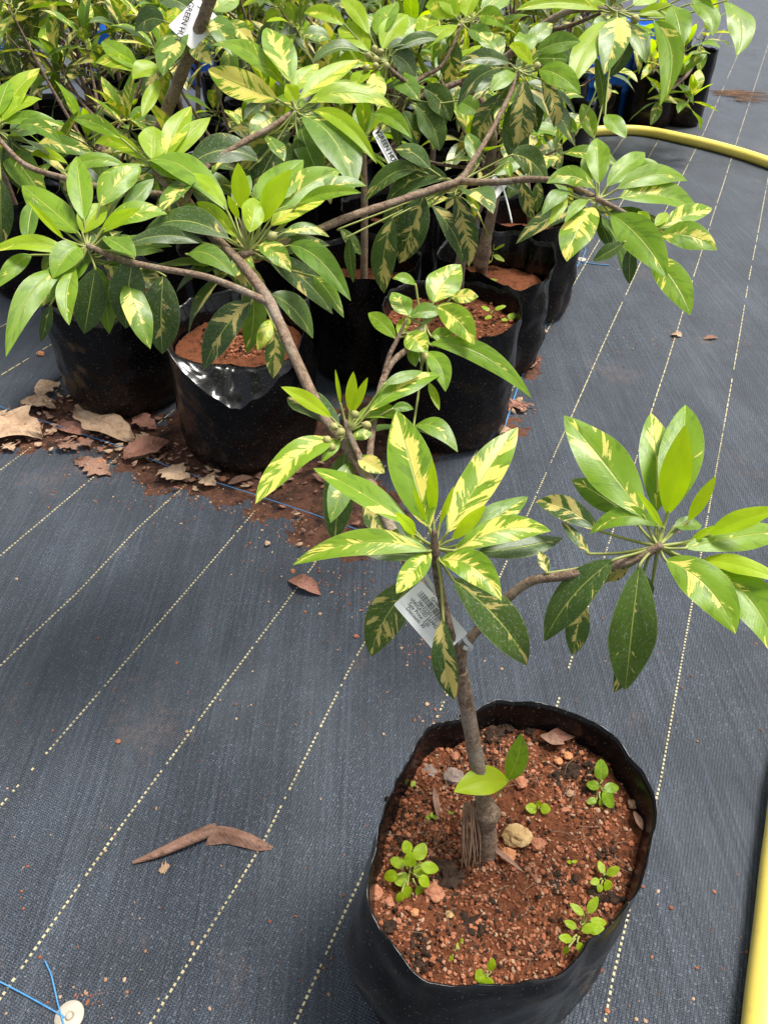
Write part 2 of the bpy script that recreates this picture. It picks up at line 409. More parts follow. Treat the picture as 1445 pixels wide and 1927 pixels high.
def shared_leaves():
    for i in range(10):
        random.seed(100+i)
        v, f, uv, fm = leaf_geo(Vector((.14, 0, .01)), Vector((1, 0, random.uniform(-.25, .05))), random.uniform(.27, .38), Vector((0, 0, 1)), random.uniform(.03, .13), Vector((0, random.uniform(-.05, .05), 0)), random.uniform(.1, .4), random.uniform(.01, .06), i, N=10, Mh=3, center=Vector((0, 0, 0)), pr=.012)
        me = bpy.data.meshes.new('leaf'); me.from_pydata(v, [], f); me.materials.append(M['leaf']); me.materials.append(M['petiole'])
        me.polygons.foreach_set('use_smooth', [True]*len(f)); me.polygons.foreach_set('material_index', fm)
        ul = me.uv_layers.new(name='UVMap')
        for l in me.loops: ul.data[l.index].uv = uv[l.vertex_index]
        SH.append(me)
    random.seed(7)
shared_leaves()
def place_leaf(plant, c, dirv, L, tone, var, roll=0):
    x = dirv.normalized(); z = Vector((0, 0, 1))-x*x.z
    z = z.normalized() if z.length > .05 else x.orthogonal().normalized()
    y = z.cross(x)
    m = Matrix((x, y, z)).transposed() @ Matrix.Rotation(roll, 3, 'X')
    o = bpy.data.objects.new('leaf', random.choice(SH)); COL.objects.link(o); o.parent = plant
    o.location = c-plant.location; o.rotation_mode = 'QUATERNION'; o.rotation_quaternion = m.to_quaternion(); o.scale = (L, L, L)
    o.color = leaf_color(tone, var)
def rosette(plant, c, axis, n, L, tones='fmdl', var=.45, young=2, spread=1.0):
    axis = axis.normalized(); e1 = axis.orthogonal().normalized(); e2 = axis.cross(e1)
    for i in range(n):
        a = i*2.4+random.uniform(-.3, .3); k = i/max(1, n-1)
        el = 1.25-k*1.75*spread+random.uniform(-.2, .2)
        if i < young: tone, vv, ll = 'y' if random.random() < .6 else 'l', .0, L*.65
        else:
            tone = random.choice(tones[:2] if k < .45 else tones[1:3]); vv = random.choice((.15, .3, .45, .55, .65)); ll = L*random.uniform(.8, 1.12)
        dv = (e1*math.cos(a)+e2*math.sin(a))*math.cos(el)+axis*math.sin(el)
        place_leaf(plant, c-axis*.035*k*L/.13, dv, ll, tone, vv, random.uniform(-.45, .45))
def fruit(plant, x, y, d, r=.006, ):
    c = P(x, y, d); v, f = [], []
    ax = Vector((random.uniform(-.4, .4), random.uniform(-.4, .1), random.uniform(-.8, .2))).normalized(); e1 = ax.orthogonal().normalized(); e2 = ax.cross(e1)
    prof = [(-1.15, .05), (-.95, .5), (-.5, .9), (0, 1), (.5, .86), (.9, .48), (1.2, .12), (1.55, .03)]
    for z, rr in prof:
        for k in range(9):
            a = 2*math.pi*k/9; v.append(c+ax*z*r+(e1*math.cos(a)+e2*math.sin(a))*rr*r)
    for i in range(len(prof)-1):
        for k in range(9): f.append((i*9+k, i*9+(k+1) % 9, (i+1)*9+(k+1) % 9, (i+1)*9+k))
    f.append(tuple(range(9))[::-1]); f.append(tuple((len(prof)-1)*9+k for k in range(9)))
    mesh_obj('fruit', v, f, M['fruit'], plant)

# ------------------------------------------------------------------ ground
def ground():
    v, f = [], []
    xs = [-40, -20, -10, -6, -4]; n = 190
    xs = [-60, -30, -12, -6]+[-3.4+i*6.4/n for i in range(n+1)]+[6, 12, 30, 60]
    ys = [-20, -4]+[-.6+i*6.6/n for i in range(n+1)]+[9, 14, 25, 50, 120]
    for y in ys:
        for x in xs: v.append((x, y, matz(x, y)))
    w = len(xs)
    for j in range(len(ys)-1):
        for i in range(w-1): f.append((j*w+i, j*w+i+1, (j+1)*w+i+1, (j+1)*w+i))
    return tag(mesh_obj('weed_mat', v, f, M['mat']), 'black woven weed mat with yellow stripes covering the ground', 'ground cover', None, 'structure')
mat_o = ground()
# stripes: one thread line each, of small woven dashes; offsets measured from the photograph
def stripe(line, s0, s1, parent, lift=.0012, zf=matz, seed=0):
    def offset(s):
        if s <= line[0][0]: return line[0][1]
        for (a, x), (b, y) in zip(line, line[1:]):
            if s <= b: return x+(y-x)*(s-a)/(b-a)
        return line[-1][1]
    v, f = [], []; s = s0; rnd = random.Random(seed)
    while s < s1:
        off = offset(s); p = V*off+U*s
        dist = max(.5, p.y)
        pitch = .0088; ln = .0062
        if p.y > 1.75: pitch, ln = .03, .0285
        wob = .002*noise.noise(Vector((s*1.5, seed*5, 0)))
        if rnd.random() > .06 and not (noise.noise(Vector((s*9, seed*13, 5))) > .42 and rnd.random() < .8):
            hw = .0022*(1 if p.y < 1.75 else .95)*rnd.uniform(.75, 1.1); l2 = ln*rnd.uniform(.75, 1.08)
            k = len(v)
            for (a, b, z) in ((-1, 0, 0), (1, 0, 0), (1, 1, 0), (-1, 1, 0), (-.7, .12, 1), (.7, .12, 1), (.7, .88, 1), (-.7, .88, 1)):
                q = p+V*(a*hw+wob)+U*(b*l2)
                v.append((q.x, q.y, zf(q.x, q.y)+(-.0006 if z == 0 else lift)))
            f += [tuple(k+i for i in q) for q in ((4, 5, 6, 7), (0, 1, 5, 4), (1, 2, 6, 5), (2, 3, 7, 6), (3, 0, 4, 7))]
        s += pitch
    o = mesh_obj('yellow_stripe', v, f, M['stripe'], parent, smooth=False); o['kind'] = 'stuff'
LINES = [[(3, 887), (70, 837)], [(61, 999), (176, 902)], [(60, 1200), (145, 1120), (259, 999), (338, 927)], [(0, 1522), (200, 1292), (485, 958)], [(0, 1885), (205, 1590), (590, 1065)],
         [(285, 1927), (490, 1597), (660, 1258), (1006, 662), (1129, 450)], [(560, 1920), (640, 1740), (830, 1335), (1077, 779), (1206, 490), (1326, 245), (1432, 0)],
         [(1060, 1290), (1111, 1128), (1155, 991), (1248, 703), (1317, 481), (1379, 287), (1445, 83)], [(1151, 1845), (1240, 1477), (1286, 1214), (1318, 1042), (1376, 717), (1405, 543), (1445, 332)]]
for i, pl in enumerate(LINES):
    stripe(sorted((G(x, y).dot(U), G(x, y).dot(V)) for x, y in pl), -.6, 9.5, mat_o, seed=i)

def left_mat():          # a second sheet lying over the first, with a cut edge beside the bags
    A = G(-260, 985, .006); B = G(118, 708, .006)
    e = (B-A).normalized(); nrm = Vector((-e.y, e.x, 0))
    v, f = [], []; NX, NY = 30, 40
    for j in range(NY+1):
        for i in range(NX+1):
            p = A+e*(-1.0+2.2*(i/NX))+nrm*(1.6*(j/NY))
            v.append((p.x, p.y, matz(p.x, p.y)+.006+.003*max(0, noise.noise(Vector((p.x*5, p.y*5, 9))))))
    k = NX+1; nb = len(v)
    for j in range(NY):
        for i in range(NX): f.append((j*k+i, j*k+i+1, (j+1)*k+i+1, (j+1)*k+i))
    for i in range(NX+1): v.append((v[i][0], v[i][1], v[i][2]-.005))
    for i in range(NX): f.append((nb+i, nb+i+1, i+1, i))
    o = tag(mesh_obj('weed_mat', v, f, M['mat']), 'overlapping sheet of weed mat with a straight cut edge left of the bags', 'ground cover', None, 'structure')
    zf = lambda x, y: matz(x, y)+.0085
    for i, (x, y) in enumerate([(50, 685), (60, 590)]):
        g = G(x, y); stripe([(g.dot(U), g.dot(V))], g.dot(U)-.28, g.dot(U)+.16, o, zf=zf, seed=20+i)
    return o
left_mat()

def spill(name, pts, rmul, label, amp=.012, seed=0, thr=.0):
    """soil scattered over the mat: a low noisy mound that dips under the mat at its ragged edge"""
    ws = [(G(x, y), r*rmul) for x, y, r in pts]
    x0 = min(p.x-r for p, r in ws)-.05; x1 = max(p.x+r for p, r in ws)+.05
    y0 = min(p.y-r for p, r in ws)-.05; y1 = max(p.y+r for p, r in ws)+.05
    st = .0048; nx = int((x1-x0)/st); ny = int((y1-y0)/st); idx = {}; v, f = [], []
    hh = {}
    for j in range(ny+1):
        for i in range(nx+1):
            x, y = x0+i*st, y0+j*st
            m = max(1-((Vector((x, y, 0))-p).length/r)**2 for p, r in ws)
            h = m*.85+.50*fbm((x*8, y*8, seed), 4)+.30*fbm((x*42, y*42, seed), 3)-.30+thr
            hh[i, j] = max(-.3, min(1, h))
    for j in range(ny):
        for i in range(nx):
            q = [(i, j), (i+1, j), (i+1, j+1), (i, j+1)]
            if max(hh[k] for k in q) > -.02:
                for k in q:
                    if k not in idx:
                        x, y = x0+k[0]*st, y0+k[1]*st
                        idx[k] = len(v); v.append((x, y, matz(x, y)+max(-.003, amp*hh[k]*(.5+.5*fbm((x*75, y*75, seed), 3)))))
                f.append(tuple(idx[k] for k in q))
    return tag(mesh_obj(name, v, f, M['spill']), label, 'soil', None, 'structure')
spill('spilled_soil', [(0, 800, .16), (70, 800, .17), (150, 790, .18), (230, 800, .2), (300, 830, .2), (330, 880, .16), (400, 900, .14), (470, 900, .16), (540, 860, .18), (620, 840, .2), (700, 800, .2), (780, 820, .2), (930, 800, .13), (985, 690, .1)], 1.0, 'strip of red soil and litter under the row of black bags', .010, 1, -.16)
spill('spilled_soil', [(520, 940, .10), (580, 930, .13), (640, 950, .14), (700, 965, .13), (590, 1000, .08), (665, 1015, .09), (740, 1010, .07)], 1.0, 'dark patch of red soil spilled over the mat below the bags', .011, 5, .05)

# crumbs of soil and grit on the mat
def crumbs(name, spots, mats, label, seed, parent=None, zf=matz, smin=.0008, smax=.0035):
    rnd = random.Random(seed); v, f, fm = [], [], []
    bm = bmesh.new(); bmesh.ops.create_icosphere(bm, subdivisions=1, radius=1); bm.verts.ensure_lookup_table()
    base = [x.co.copy() for x in bm.verts]; bf = [tuple(q.index for q in x.verts) for x in bm.faces]; bm.free()
    for (x, y) in spots:
        s = smin+(smax-smin)*rnd.random()**3
        sc = Vector((rnd.uniform(.6, 1.4), rnd.uniform(.6, 1.4), rnd.uniform(.5, 1))); rz = rnd.random()*6.3; k = len(v); mi = rnd.randrange(len(mats))
        z0 = zf(x, y)+s*sc.z*.45
        for b in base:
            q = Vector((b.x*sc.x, b.y*sc.y, b.z*sc.z))*(s*rnd.uniform(.75, 1.2)); q.rotate(Matrix.Rotation(rz, 3, 'Z'))
            v.append((x+q.x, y+q.y, z0+q.z))
        for t in bf: f.append(tuple(k+i for i in t)); fm.append(mi)
    o = mesh_obj(name, v, f, mats, parent, smooth=False, fmat=fm)
    if parent is None: tag(o, label, 'crumbs', None, 'stuff')
    else: o['kind'] = 'stuff'
    return o
rnd = random.Random(3); sp_ = []
for _ in range(620):
    x, y = rnd.uniform(-80, 1500), 1927-1700*rnd.random()**1.2
    g = G(x, y); sp_.append((g.x, g.y))
for (cx_, cy_, r_, n_) in [(640, 1110, 55, 90), (690, 1140, 40, 40), (780, 1220, 25, 60), (200, 850, 120, 120), (330, 900, 80, 80), (560, 970, 90, 160), (170, 1880, 16, 25), (640, 1040, 90, 120), (1240, 650, 40, 50), (1380, 190, 40, 30), (830, 1340, 30, 40), (980, 700, 25, 40), (480, 920, 60, 120), (620, 960, 70, 420), (560, 930, 50, 200), (380, 905, 60, 200), (120, 810, 70, 220), (280, 860, 50, 180), (760, 850, 60, 120), (960, 780, 30, 100)]:
    for _ in range(n_):
        g = G(cx_+rnd.gauss(0, r_), cy_+rnd.gauss(0, r_*.6)); sp_.append((g.x, g.y))
crumbs('soil_crumbs', sp_, [M['red_grit'], M['tan_grit'], M['red_grit'], M['dead_tan']], 'scattered crumbs of red soil and grit on the mat', 4)

# ------------------------------------------------------------------ stones
def stone(name, x, y, rpx, mat, label, z=None, seed=0, group=None, flat=.7):
    z0 = matz(0, 0) if z is None else z
    g = G(x, y, z0); d = (g-CAM).dot(FW); r = rpx*d/F
    bm = bmesh.new(); bmesh.ops.create_icosphere(bm, subdivisions=3, radius=r)
    for q in bm.verts:
        c = q.co/r
        k = 1+.35*noise.noise(c*1.3+Vector((seed*7, 0, 0)))+.20*noise.noise(c*3.2+Vector((seed, 5, 0)))+.10*noise.noise(c*8)
        q.co = Vector((c.x, c.y*.9, c.z*flat))*r*k
    me = bpy.data.meshes.new(name); bm.to_mesh(me); bm.free(); me.materials.append(M[mat])
    o = bpy.data.objects.new(name, me); COL.objects.link(o); o.location = (g.x, g.y, z0+r*flat*.55)
    return tag(o, label, 'stone', group)
stone('stone', 1026, 600, 11, 'orange_stone', 'orange lump of laterite on the mat beside the right-hand bag', seed=1)
stone('stone', 193, 873, 9, 'orange_stone', 'round orange pebble on the mat beside the lacy dead leaf', seed=2)
stone('stone', 78, 668, 7, 'orange_stone', 'orange pebble on the yellow stripe of the cut-edged mat sheet', z=.012, seed=3)
stone('stone', 155, 830, 7, 'red_stone', 'small red pebble under the big tan dead leaf', seed=4)
stone('stone', 420, 903, 7, 'red_stone', 'red pebble against the front bag next to the blue string', z=.012, seed=5)
stone('stone', 223, 1396, 5, 'red_stone', 'small red pebble alone on the open mat', seed=6)
stone('stone', 670, 1198, 5, 'red_stone', 'red pebble on the mat left of the hanging price tag', seed=7)
stone('stone', 551, 1076, 5, 'red_stone', 'red pebble on the mat just above the folded russet leaf', seed=8)

# ------------------------------------------------------------------ bags
def bag(c, Rad, h, soil_z, label, rim=None, belly=None, seed=0, group='black plastic grow bags in the row', seg=120, rows=34, shape=None, crumple=.004, fold_in=None, ssh=None, rings=26, sg=84):
    e = empty('grow_bag', (c[0], c[1], matz(*c)), label, 'grow bag', group)
    v, f = [], []
    rimf = rim or (lambda a: h+.012*noise.noise(Vector((math.cos(a)*2.2, math.sin(a)*2.2, seed)))+.008*noise.noise(Vector((math.cos(a)*6, math.sin(a)*6, seed))))
    bel = belly or (lambda a, t: 1.0)
    shp = shape or (lambda a: 1.0)
    def rad(a, t):
        base = .86+.14*min(1, t/.12)**.5
        dents = crumple*(fbm((math.cos(a)*2.5+seed, math.sin(a)*2.5, t*4.0), 3)*1.5+1.1*(.5-abs(noise.noise(Vector((math.cos(a)*2.6+t*1.3, math.sin(a)*2.6, t*5+seed*3)))))*(.5+t)+.5*(.4-abs(noise.noise(Vector((math.cos(a)*6-t*3, math.sin(a)*6, t*11+seed*5))))))
        # sagging folds near the foot
        sag = .0035*math.sin(t*40+3*noise.noise(Vector((math.cos(a)*2, math.sin(a)*2, seed+4))))*max(0, .45-t)*1.3
        return Rad*shp(a)*base*bel(a, t)+dents+sag
    for j in range(rows+1):
        t = j/rows
        for i in range(seg):
            a = 2*math.pi*i/seg; r = rad(a, t); z = .0015+rimf(a)*t
            v.append((c[0]+math.cos(a)*r, c[1]+math.sin(a)*r, z+e.location.z))
    for j in range(rows):
        for i in range(seg): f.append((j*seg+i, j*seg+(i+1) % seg, (j+1)*seg+(i+1) % seg, (j+1)*seg+i))
    f.append(tuple(range(seg))[::-1])
    wall_v, wall_f = v, f; v, f = list(wall_v[rows*seg:]), []
    # inner skin, from the rim down below the soil
    inner = 7; prev = 0
    for j in range(inner):
        t = j/(inner-1); k = len(v)
        for i in range(seg):
            a = 2*math.pi*i/seg
            if fold_in:
                r, z = fold_in(a, t, rad(a, 1), rimf(a))
            else:
                r = rad(a, 1)-.0015-.012*t+.003*noise.noise(Vector((math.cos(a)*5, math.sin(a)*5, t*2+seed)))*t; z = rimf(a)*(1-t)+(soil_z-.03)*t
            v.append((c[0]+math.cos(a)*r, c[1]+math.sin(a)*r, z+.0015+e.location.z))
        for i in range(seg): f.append((prev+i, prev+(i+1) % seg, k+(i+1) % seg, k+i))
        prev = k
    mesh_obj('bag_wall', wall_v, wall_f, M['plastic'], e); mesh_obj('inner_collar', v, f, M['collar'] if fold_in else M['plastic'], e)
    # soil
    v, f = [], []; Rs = Rad*.97
    def sz(x, y): return e.location.z+soil_z+.010*fbm((x*14, y*14, seed+2), 4)+.0045*fbm((x*70, y*70, seed), 4)+.0016*fbm((x*260, y*260, seed), 2)
    v.append((c[0], c[1], sz(c[0], c[1])))
    for j in range(1, rings+1):
        for i in range(sg):
            a = 2*math.pi*i/sg; r = Rs*shp(a)*(ssh(a) if ssh else 1)*j/rings
            x, y = c[0]+math.cos(a)*r, c[1]+math.sin(a)*r
            v.append((x, y, sz(x, y)))
    for i in range(sg): f.append((0, 1+i, 1+(i+1) % sg))
    for j in range(rings-1):
        for i in range(sg): f.append((1+j*sg+i, 1+(j+1)*sg+i, 1+(j+1)*sg+(i+1) % sg, 1+j*sg+(i+1) % sg))
    mesh_obj('soil', v, f, M['soil'], e)
    e_soil = sz
    return e, e_soil

# front bag
FC = (.137, .421)
def frim(a):
    h = .352+.006*noise.noise(Vector((math.cos(a)*2, math.sin(a)*2, 1)))+.005*noise.noise(Vector((math.cos(a)*7, math.sin(a)*7, 2)))+.002*noise.noise(Vector((math.cos(a)*20, math.sin(a)*20, 2)))
    d = math.degrees(a) % 360
    h -= .018*math.exp(-((d-265)/38)**2)            # front lip sags
    h -= .012*math.exp(-((d-318)/16)**2)
    return h
def fbelly(a, t):
    d = math.degrees(a) % 360
    k = 1+.15*math.exp(-((t-.66)/.22)**2)*math.exp(-((d-212)/42)**2)
    return k*(1-.02*math.exp(-((t-1)/.08)**2))
RIM = [(930, 1327), (1005, 1331), (1078, 1352), (1150, 1392), (1205, 1458), (1231, 1513), (1226, 1600), (1208, 1660), (1188, 1702), (1110, 1776), (1012, 1850), (900, 1852), (775, 1836), (728, 1775), (688, 1690), (705, 1608), (738, 1497), (772, 1424), (792, 1390), (890, 1349)]
RP = sorted(((math.atan2(g.y-FC[1], g.x-FC[0]) % (2*math.pi)), math.hypot(g.x-FC[0], g.y-FC[1])) for g in (G(x, y, .345) for x, y in RIM))
RP = [(RP[-1][0]-2*math.pi, RP[-1][1])]+RP+[(RP[0][0]+2*math.pi, RP[0][1])]
def fshape(a):
    a %= 2*math.pi
    for (p, r), (q, t) in zip(RP, RP[1:]):
        if p <= a <= q: return (r+(t-r)*(a-p)/(q-p))/.172
    return 1.0
fbag, fsoil = bag(FC, .172, .352, .306, 'black plastic grow bag of red soil standing alone under the tagged sapling', frim, fbelly, 1, group=None, seg=168, rows=44, shape=fshape, crumple=.003, rings=75, sg=260)

def back_rim(seed, dip=None):
    def r(a):
        d = math.degrees(a) % 360
        h = .35+.014*noise.noise(Vector((math.cos(a)*2.5, math.sin(a)*2.5, seed)))+.008*noise.noise(Vector((math.cos(a)*6, math.sin(a)*6, seed)))
        if dip:
            for (c0, wd, dp) in dip:
                x = abs((d-c0+180) % 360-180)/wd
                if x < 1: h -= dp*(1-x)
        return h
    return r
def fold_soil(reach):
    return lambda a: 1-(.10+reach*max(0, 1-abs((math.degrees(a) % 360-268+180) % 360-180)/58))*.93
def fold(soil_z, reach, seed):
    """the slack collar of the bag folded inwards over the soil"""
    def fn(a, t, r, h):
        d = math.degrees(a) % 360
        k = max(0, 1-abs((d-268+180) % 360-180)/58)
        z = h+(soil_z+.018-h)*t+.012*k*math.sin(t*math.pi)*noise.noise(Vector((math.cos(a)*6, math.sin(a)*6, t*3+seed)))*2
        rr = r*(1-(.10+reach*k)*t)-.0015
        if t > .85: z -= .03*(t-.85)/.15
        return rr, z
    return fn
g = G(452, 900); B2 = (g.x+.01, g.y+.175)
g = G(218, 800); B1 = (g.x, g.y+.175)
g = G(842, 862); B3 = (g.x, g.y+.17)
b2, s2 = bag(B2, .182, .345, .285, 'black grow bag with its slack shiny collar folded down over the front', back_rim(3, [(276, 66, .15), (284, 14, -.02)]), seed=3, ssh=fold_soil(.40), fold_in=fold(.285, .40, 3), crumple=.0035)
b1, s1 = bag(B1, .172, .34, .27, 'black grow bag with shiny flattened lip, between big tan dead leaf and cut mat edge', back_rim(5, [(285, 62, .06)]), seed=5, ssh=fold_soil(.55), fold_in=fold(.27, .55, 5), crumple=.0035)
b3, s3 = bag(B3, .178, .35, .30, 'upright black grow bag with straight rim and a weed seedling at its edge', back_rim(8), seed=8)
bags = []
def bg_bag(x, y, label, seed, R=.165, dip=None, **kw):
    b = bag((x, y), R, .34, .25, label, back_rim(seed, dip), seed=seed, seg=64, rows=18, **kw); bags.append((x, y)); return b
B4 = (B3[0]+U.x*.40, B3[1]+U.y*.40)
bg_bag(B4[0], B4[1], 'black grow bag with crumpled glossy collar and graft-wrapped stem, behind the straight-rimmed bag', 11, dip=[(285, 40, .06), (330, 30, .05)], ssh=fold_soil(.3), fold_in=fold(.25, .3, 11), crumple=.010)
B5 = (B3[0]+U.x*.80, B3[1]+U.y*.80)
bg_bag(B5[0], B5[1], 'black grow bag at the mat edge beside the white washer', 12, crumple=.008)
mid_bags = [(-.06, 2.12, 'black grow bag in the dark gap behind the folded-collar bag'), (-.45, 2.22, 'black grow bag deep in shade behind the two front bags'), (.02, 2.56, 'black grow bag in shade behind the tied name tag')]
for i, (x, y, l) in enumerate(mid_bags): bg_bag(x, y, l, 20+i)

for (bb, ss, cc, sd_, Rr) in ((b1, s1, B1, 31, .075), (b2, s2, B2, 32, .105), (b3, s3, B3, 33, .165)):
    rg = random.Random(sd_); sp3 = []
    for _ in range(1100):
        a = rg.random()*6.283; r = Rr*math.sqrt(rg.random()); sp3.append((cc[0]+math.cos(a)*r, cc[1]+math.sin(a)*r+(.04 if Rr < .15 else 0)))
    crumbs('grit', sp3, [M['red_grit'], M['soil'], M['red_grit'], M['dark_clod'], M['red_stone']], '', sd_, bb, ss, .0012, .006)

# ------------------------------------------------------------------ the tagged sapling in the front bag
root = G(915, 1606, .307)
T1 = empty('sapodilla_sapling', root, 'tall leaning variegated sapling rooted in the front bag, with a barcode price tag', 'sapling')
def br(plant, pts, rads, name='branch', mat='bark', seg=9, rough=.10, n=8):
    return tube(name, [P(*p) for p in pts], [r*.69 for r in rads], M[mat], plant, seg, n, rough)
dB = (root-CAM).dot(FW)
tr = [root-Vector((0, 0, .03)), root, P(917, 1560, dB-.022), P(905, 1480, dB-.052), P(889, 1390, dB-.085), P(873, 1300, dB-.115), P(866, 1262, dB-.128)]
tube('trunk', tr, [.0132, .0126, .0104, .0090, .0084, .0080, .0076], M['bark'], T1, 14, 10, .10)
tube('graft_collar', [P(917, 1550, dB-.026), P(919, 1530, dB-.034), P(914, 1510, dB-.040)], [.0105, .0142, .0100], M['bark'], T1, 12, 6, .22)
FK = (866, 1262, dB-.128)
br(T1, [FK, (846, 1190, .712), (832, 1130, .698), (822, 1075, .69), (818, 1035, .675), (817, 1000, .665)], [.0085, .0072, .0066, .0062, .0058, .004], mat='twig')
br(T1, [FK, (872, 1222, .752), (898, 1186, .74), (957, 1124, .72), (1000, 1093, .705), (1061, 1083, .69), (1155, 1062, .68), (1203, 1047, .675), (1245, 1025, .665)], [.008, .0076, .0072, .0068, .0066, .0066, .0070, .0070, .005])
br(T1, [FK, (845, 1215, .765), (795, 1110, .775), (738, 1000, .785), (682, 882, .82), (605, 775, .86), (545, 650, .905), (508, 570, .94), (470, 515, .97), (429, 470, .99), (346, 384, 1.04), (300, 335, 1.07), (286, 308, 1.08)],
   [.009, .0092, .0092, .0094, .0094, .0092, .0098, .0106, .0095, .0088, .0076, .006, .004], 'leader', rough=.14)
br(T1, [(506, 570, .94), (440, 540, .95), (380, 519, .955), (300, 505, .96), (225, 488, .965), (165, 462, .97)], [.0075, .0068, .0062, .006, .0062, .005])
br(T1, [(455, 480, .98), (545, 455, 1.02), (650, 411, 1.05), (740, 381, 1.08), (825, 353, 1.1), (865, 339, 1.11), (890, 303, 1.12), (925, 245, 1.14), (960, 175, 1.16), (973, 128, 1.17)], [.0066, .0078, .0082, .0080, .0078, .0078, .0066, .0054, .005, .0035])
br(T1, [(862, 341, 1.11), (930, 343, 1.1), (1000, 337, 1.08), (1060, 343, 1.06), (1100, 362, 1.05), (1127, 376, 1.04), (1175, 400, 1.03), (1230, 428, 1.02)], [.0078, .0072, .0066, .006, .006, .0055, .004, .003])
br(T1, [(690, 890, .815), (670, 845, .82), (655, 812, .82), (650, 790, .82)], [.006, .0056, .005, .003])
br(T1, [(694, 895, .815), (699, 824, .83), (716, 732, .85), (737, 683, .86), (776, 648, .87), (805, 600, .88), (815, 565, .88)], [.006, .0056, .0056, .0056, .0056, .004, .003])
br(T1, [(722, 705, .855), (733, 668, .855), (748, 638, .86), (765, 600, .86)], [.0045, .004, .0038, .002], mat='twig')
br(T1, [(346, 384, 1.04), (380, 322, 1.07), (450, 273, 1.09), (510, 240, 1.1), (557, 206, 1.11)], [.006, .0062, .0068, .0064, .005])
br(T1, [(330, 368, 1.045), (200, 353, 1.06), (125, 336, 1.08), (50, 311, 1.1), (0, 262, 1.12), (-10, 235, 1.12)], [.006, .006, .006, .0058, .005, .004])

traced(T1, (818, 1030), .675, """
808 995 746 773 84 f .50;841 1003 974 804 72 f .62;814 974 814 866 21 y 0;802 983 777 916 11 y 0;827 987 854 914 12 y 0;850 1016 914 951 25 y 0;783 1007 744 964 23 y 0;
773 990 590 881 48 f .36;808 1037 551 1063 48 f .45 26;810 1037 746 1117 42 f .62;795 1045 683 1043 30 d .1 0 0 .03;790 1088 698 1236 72 d .48 6 -14 .05;834 1163 856 1317 47 d .55 0 -6 .0;
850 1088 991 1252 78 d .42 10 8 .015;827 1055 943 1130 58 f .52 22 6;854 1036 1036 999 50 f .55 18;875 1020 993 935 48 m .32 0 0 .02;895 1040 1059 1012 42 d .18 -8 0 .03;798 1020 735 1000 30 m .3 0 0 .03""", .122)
traced(T1, (1238, 1028), .668, """
1212 974 1061 782 84 f .34;1234 964 1224 777 64 f .42 0 0 .02;1255 967 1289 762 80 f .22 0 8;1255 969 1289 799 52 y 0;1248 995 1198 924 13 y 0;1294 981 1347 895 24 y 0;1296 1022 1344 989 14 y 0;
1330 1007 1468 957 36 y 0 4;1286 1032 1490 1000 54 f .25 4;1320 1053 1475 1096 32 y 0 8;1251 1053 1383 1193 74 f .38 14 14;1327 1063 1460 1240 72 f .34 8 20 .01;1330 1080 1490 1190 50 m .2 0 10 .03;
1203 1063 1176 1298 84 d .34 0 -6;1155 1053 1024 1207 66 d .28 10 -8;1097 1128 1077 1233 44 d .45 0 0 .03;1214 1173 1155 1303 40 d .45 0 0 .03;1238 991 1109 1005 38 f .2 24;1125 998 1007 945 46 d .62 12 0 .02;
1190 974 1075 902 52 m .28 0 0 .03;1109 1042 1056 981 20 d .5 0 0 .02;1268 991 1320 988 28 m .1;1183 1066 1140 1094 22 d .8 0 0 .02;1210 1080 1222 1132 20 d .2 0 0 .02;1032 1078 1013 1036 20 d .6 0 0 .02""", .125)
traced(T1, (655, 812), .82, """
624 786 529 728 27 y 0 4;641 761 631 695 8 y 0;658 774 665 699 21 y 0;662 778 692 710 17 y 0;695 774 830 705 38 f .6 6;666 790 768 795 28 f .1 14;662 822 700 815 22 f .5;633 826 481 948 50 f .5 18 -6;
674 861 724 890 34 m .72;658 869 622 984 44 m .35 0 0 .02;683 948 720 1002 40 d .6 0 0 .02;722 724 795 699 20 m .1;737 770 778 770 18 m 0 4;640 830 605 870 22 f .1 4""", .125)
for x, y in ((629, 803), (624, 842), (616, 828), (641, 813), (668, 780), (690, 800)): fruit(T1, x, y, .81, .0048)
traced(T1, (800, 610), .875, """
815 570 867 498 60 f .5 0 -6;820 575 892 649 48 f .52 6 8;807 647 1000 749 38 f .12 26;766 629 803 662 44 f .5;770 597 834 589 28 m .1 6;745 637 693 589 30 f 0 4;770 595 737 550 36 f .4;749 629 770 595 22 l .5;
803 662 838 737 38 f 0 6 8;807 720 826 772 16 l .3;811 633 855 645 30 f .3 6;849 560 900 558 26 f .6;782 537 739 525 18 f .3 6;778 803 861 851 34 m .22 18 0 -.02;775 655 782 690 22 m .1;790 610 795 690 26 m .3 0 0 .03""", .12)
fruit(T1, 799, 672, .87, .0055)
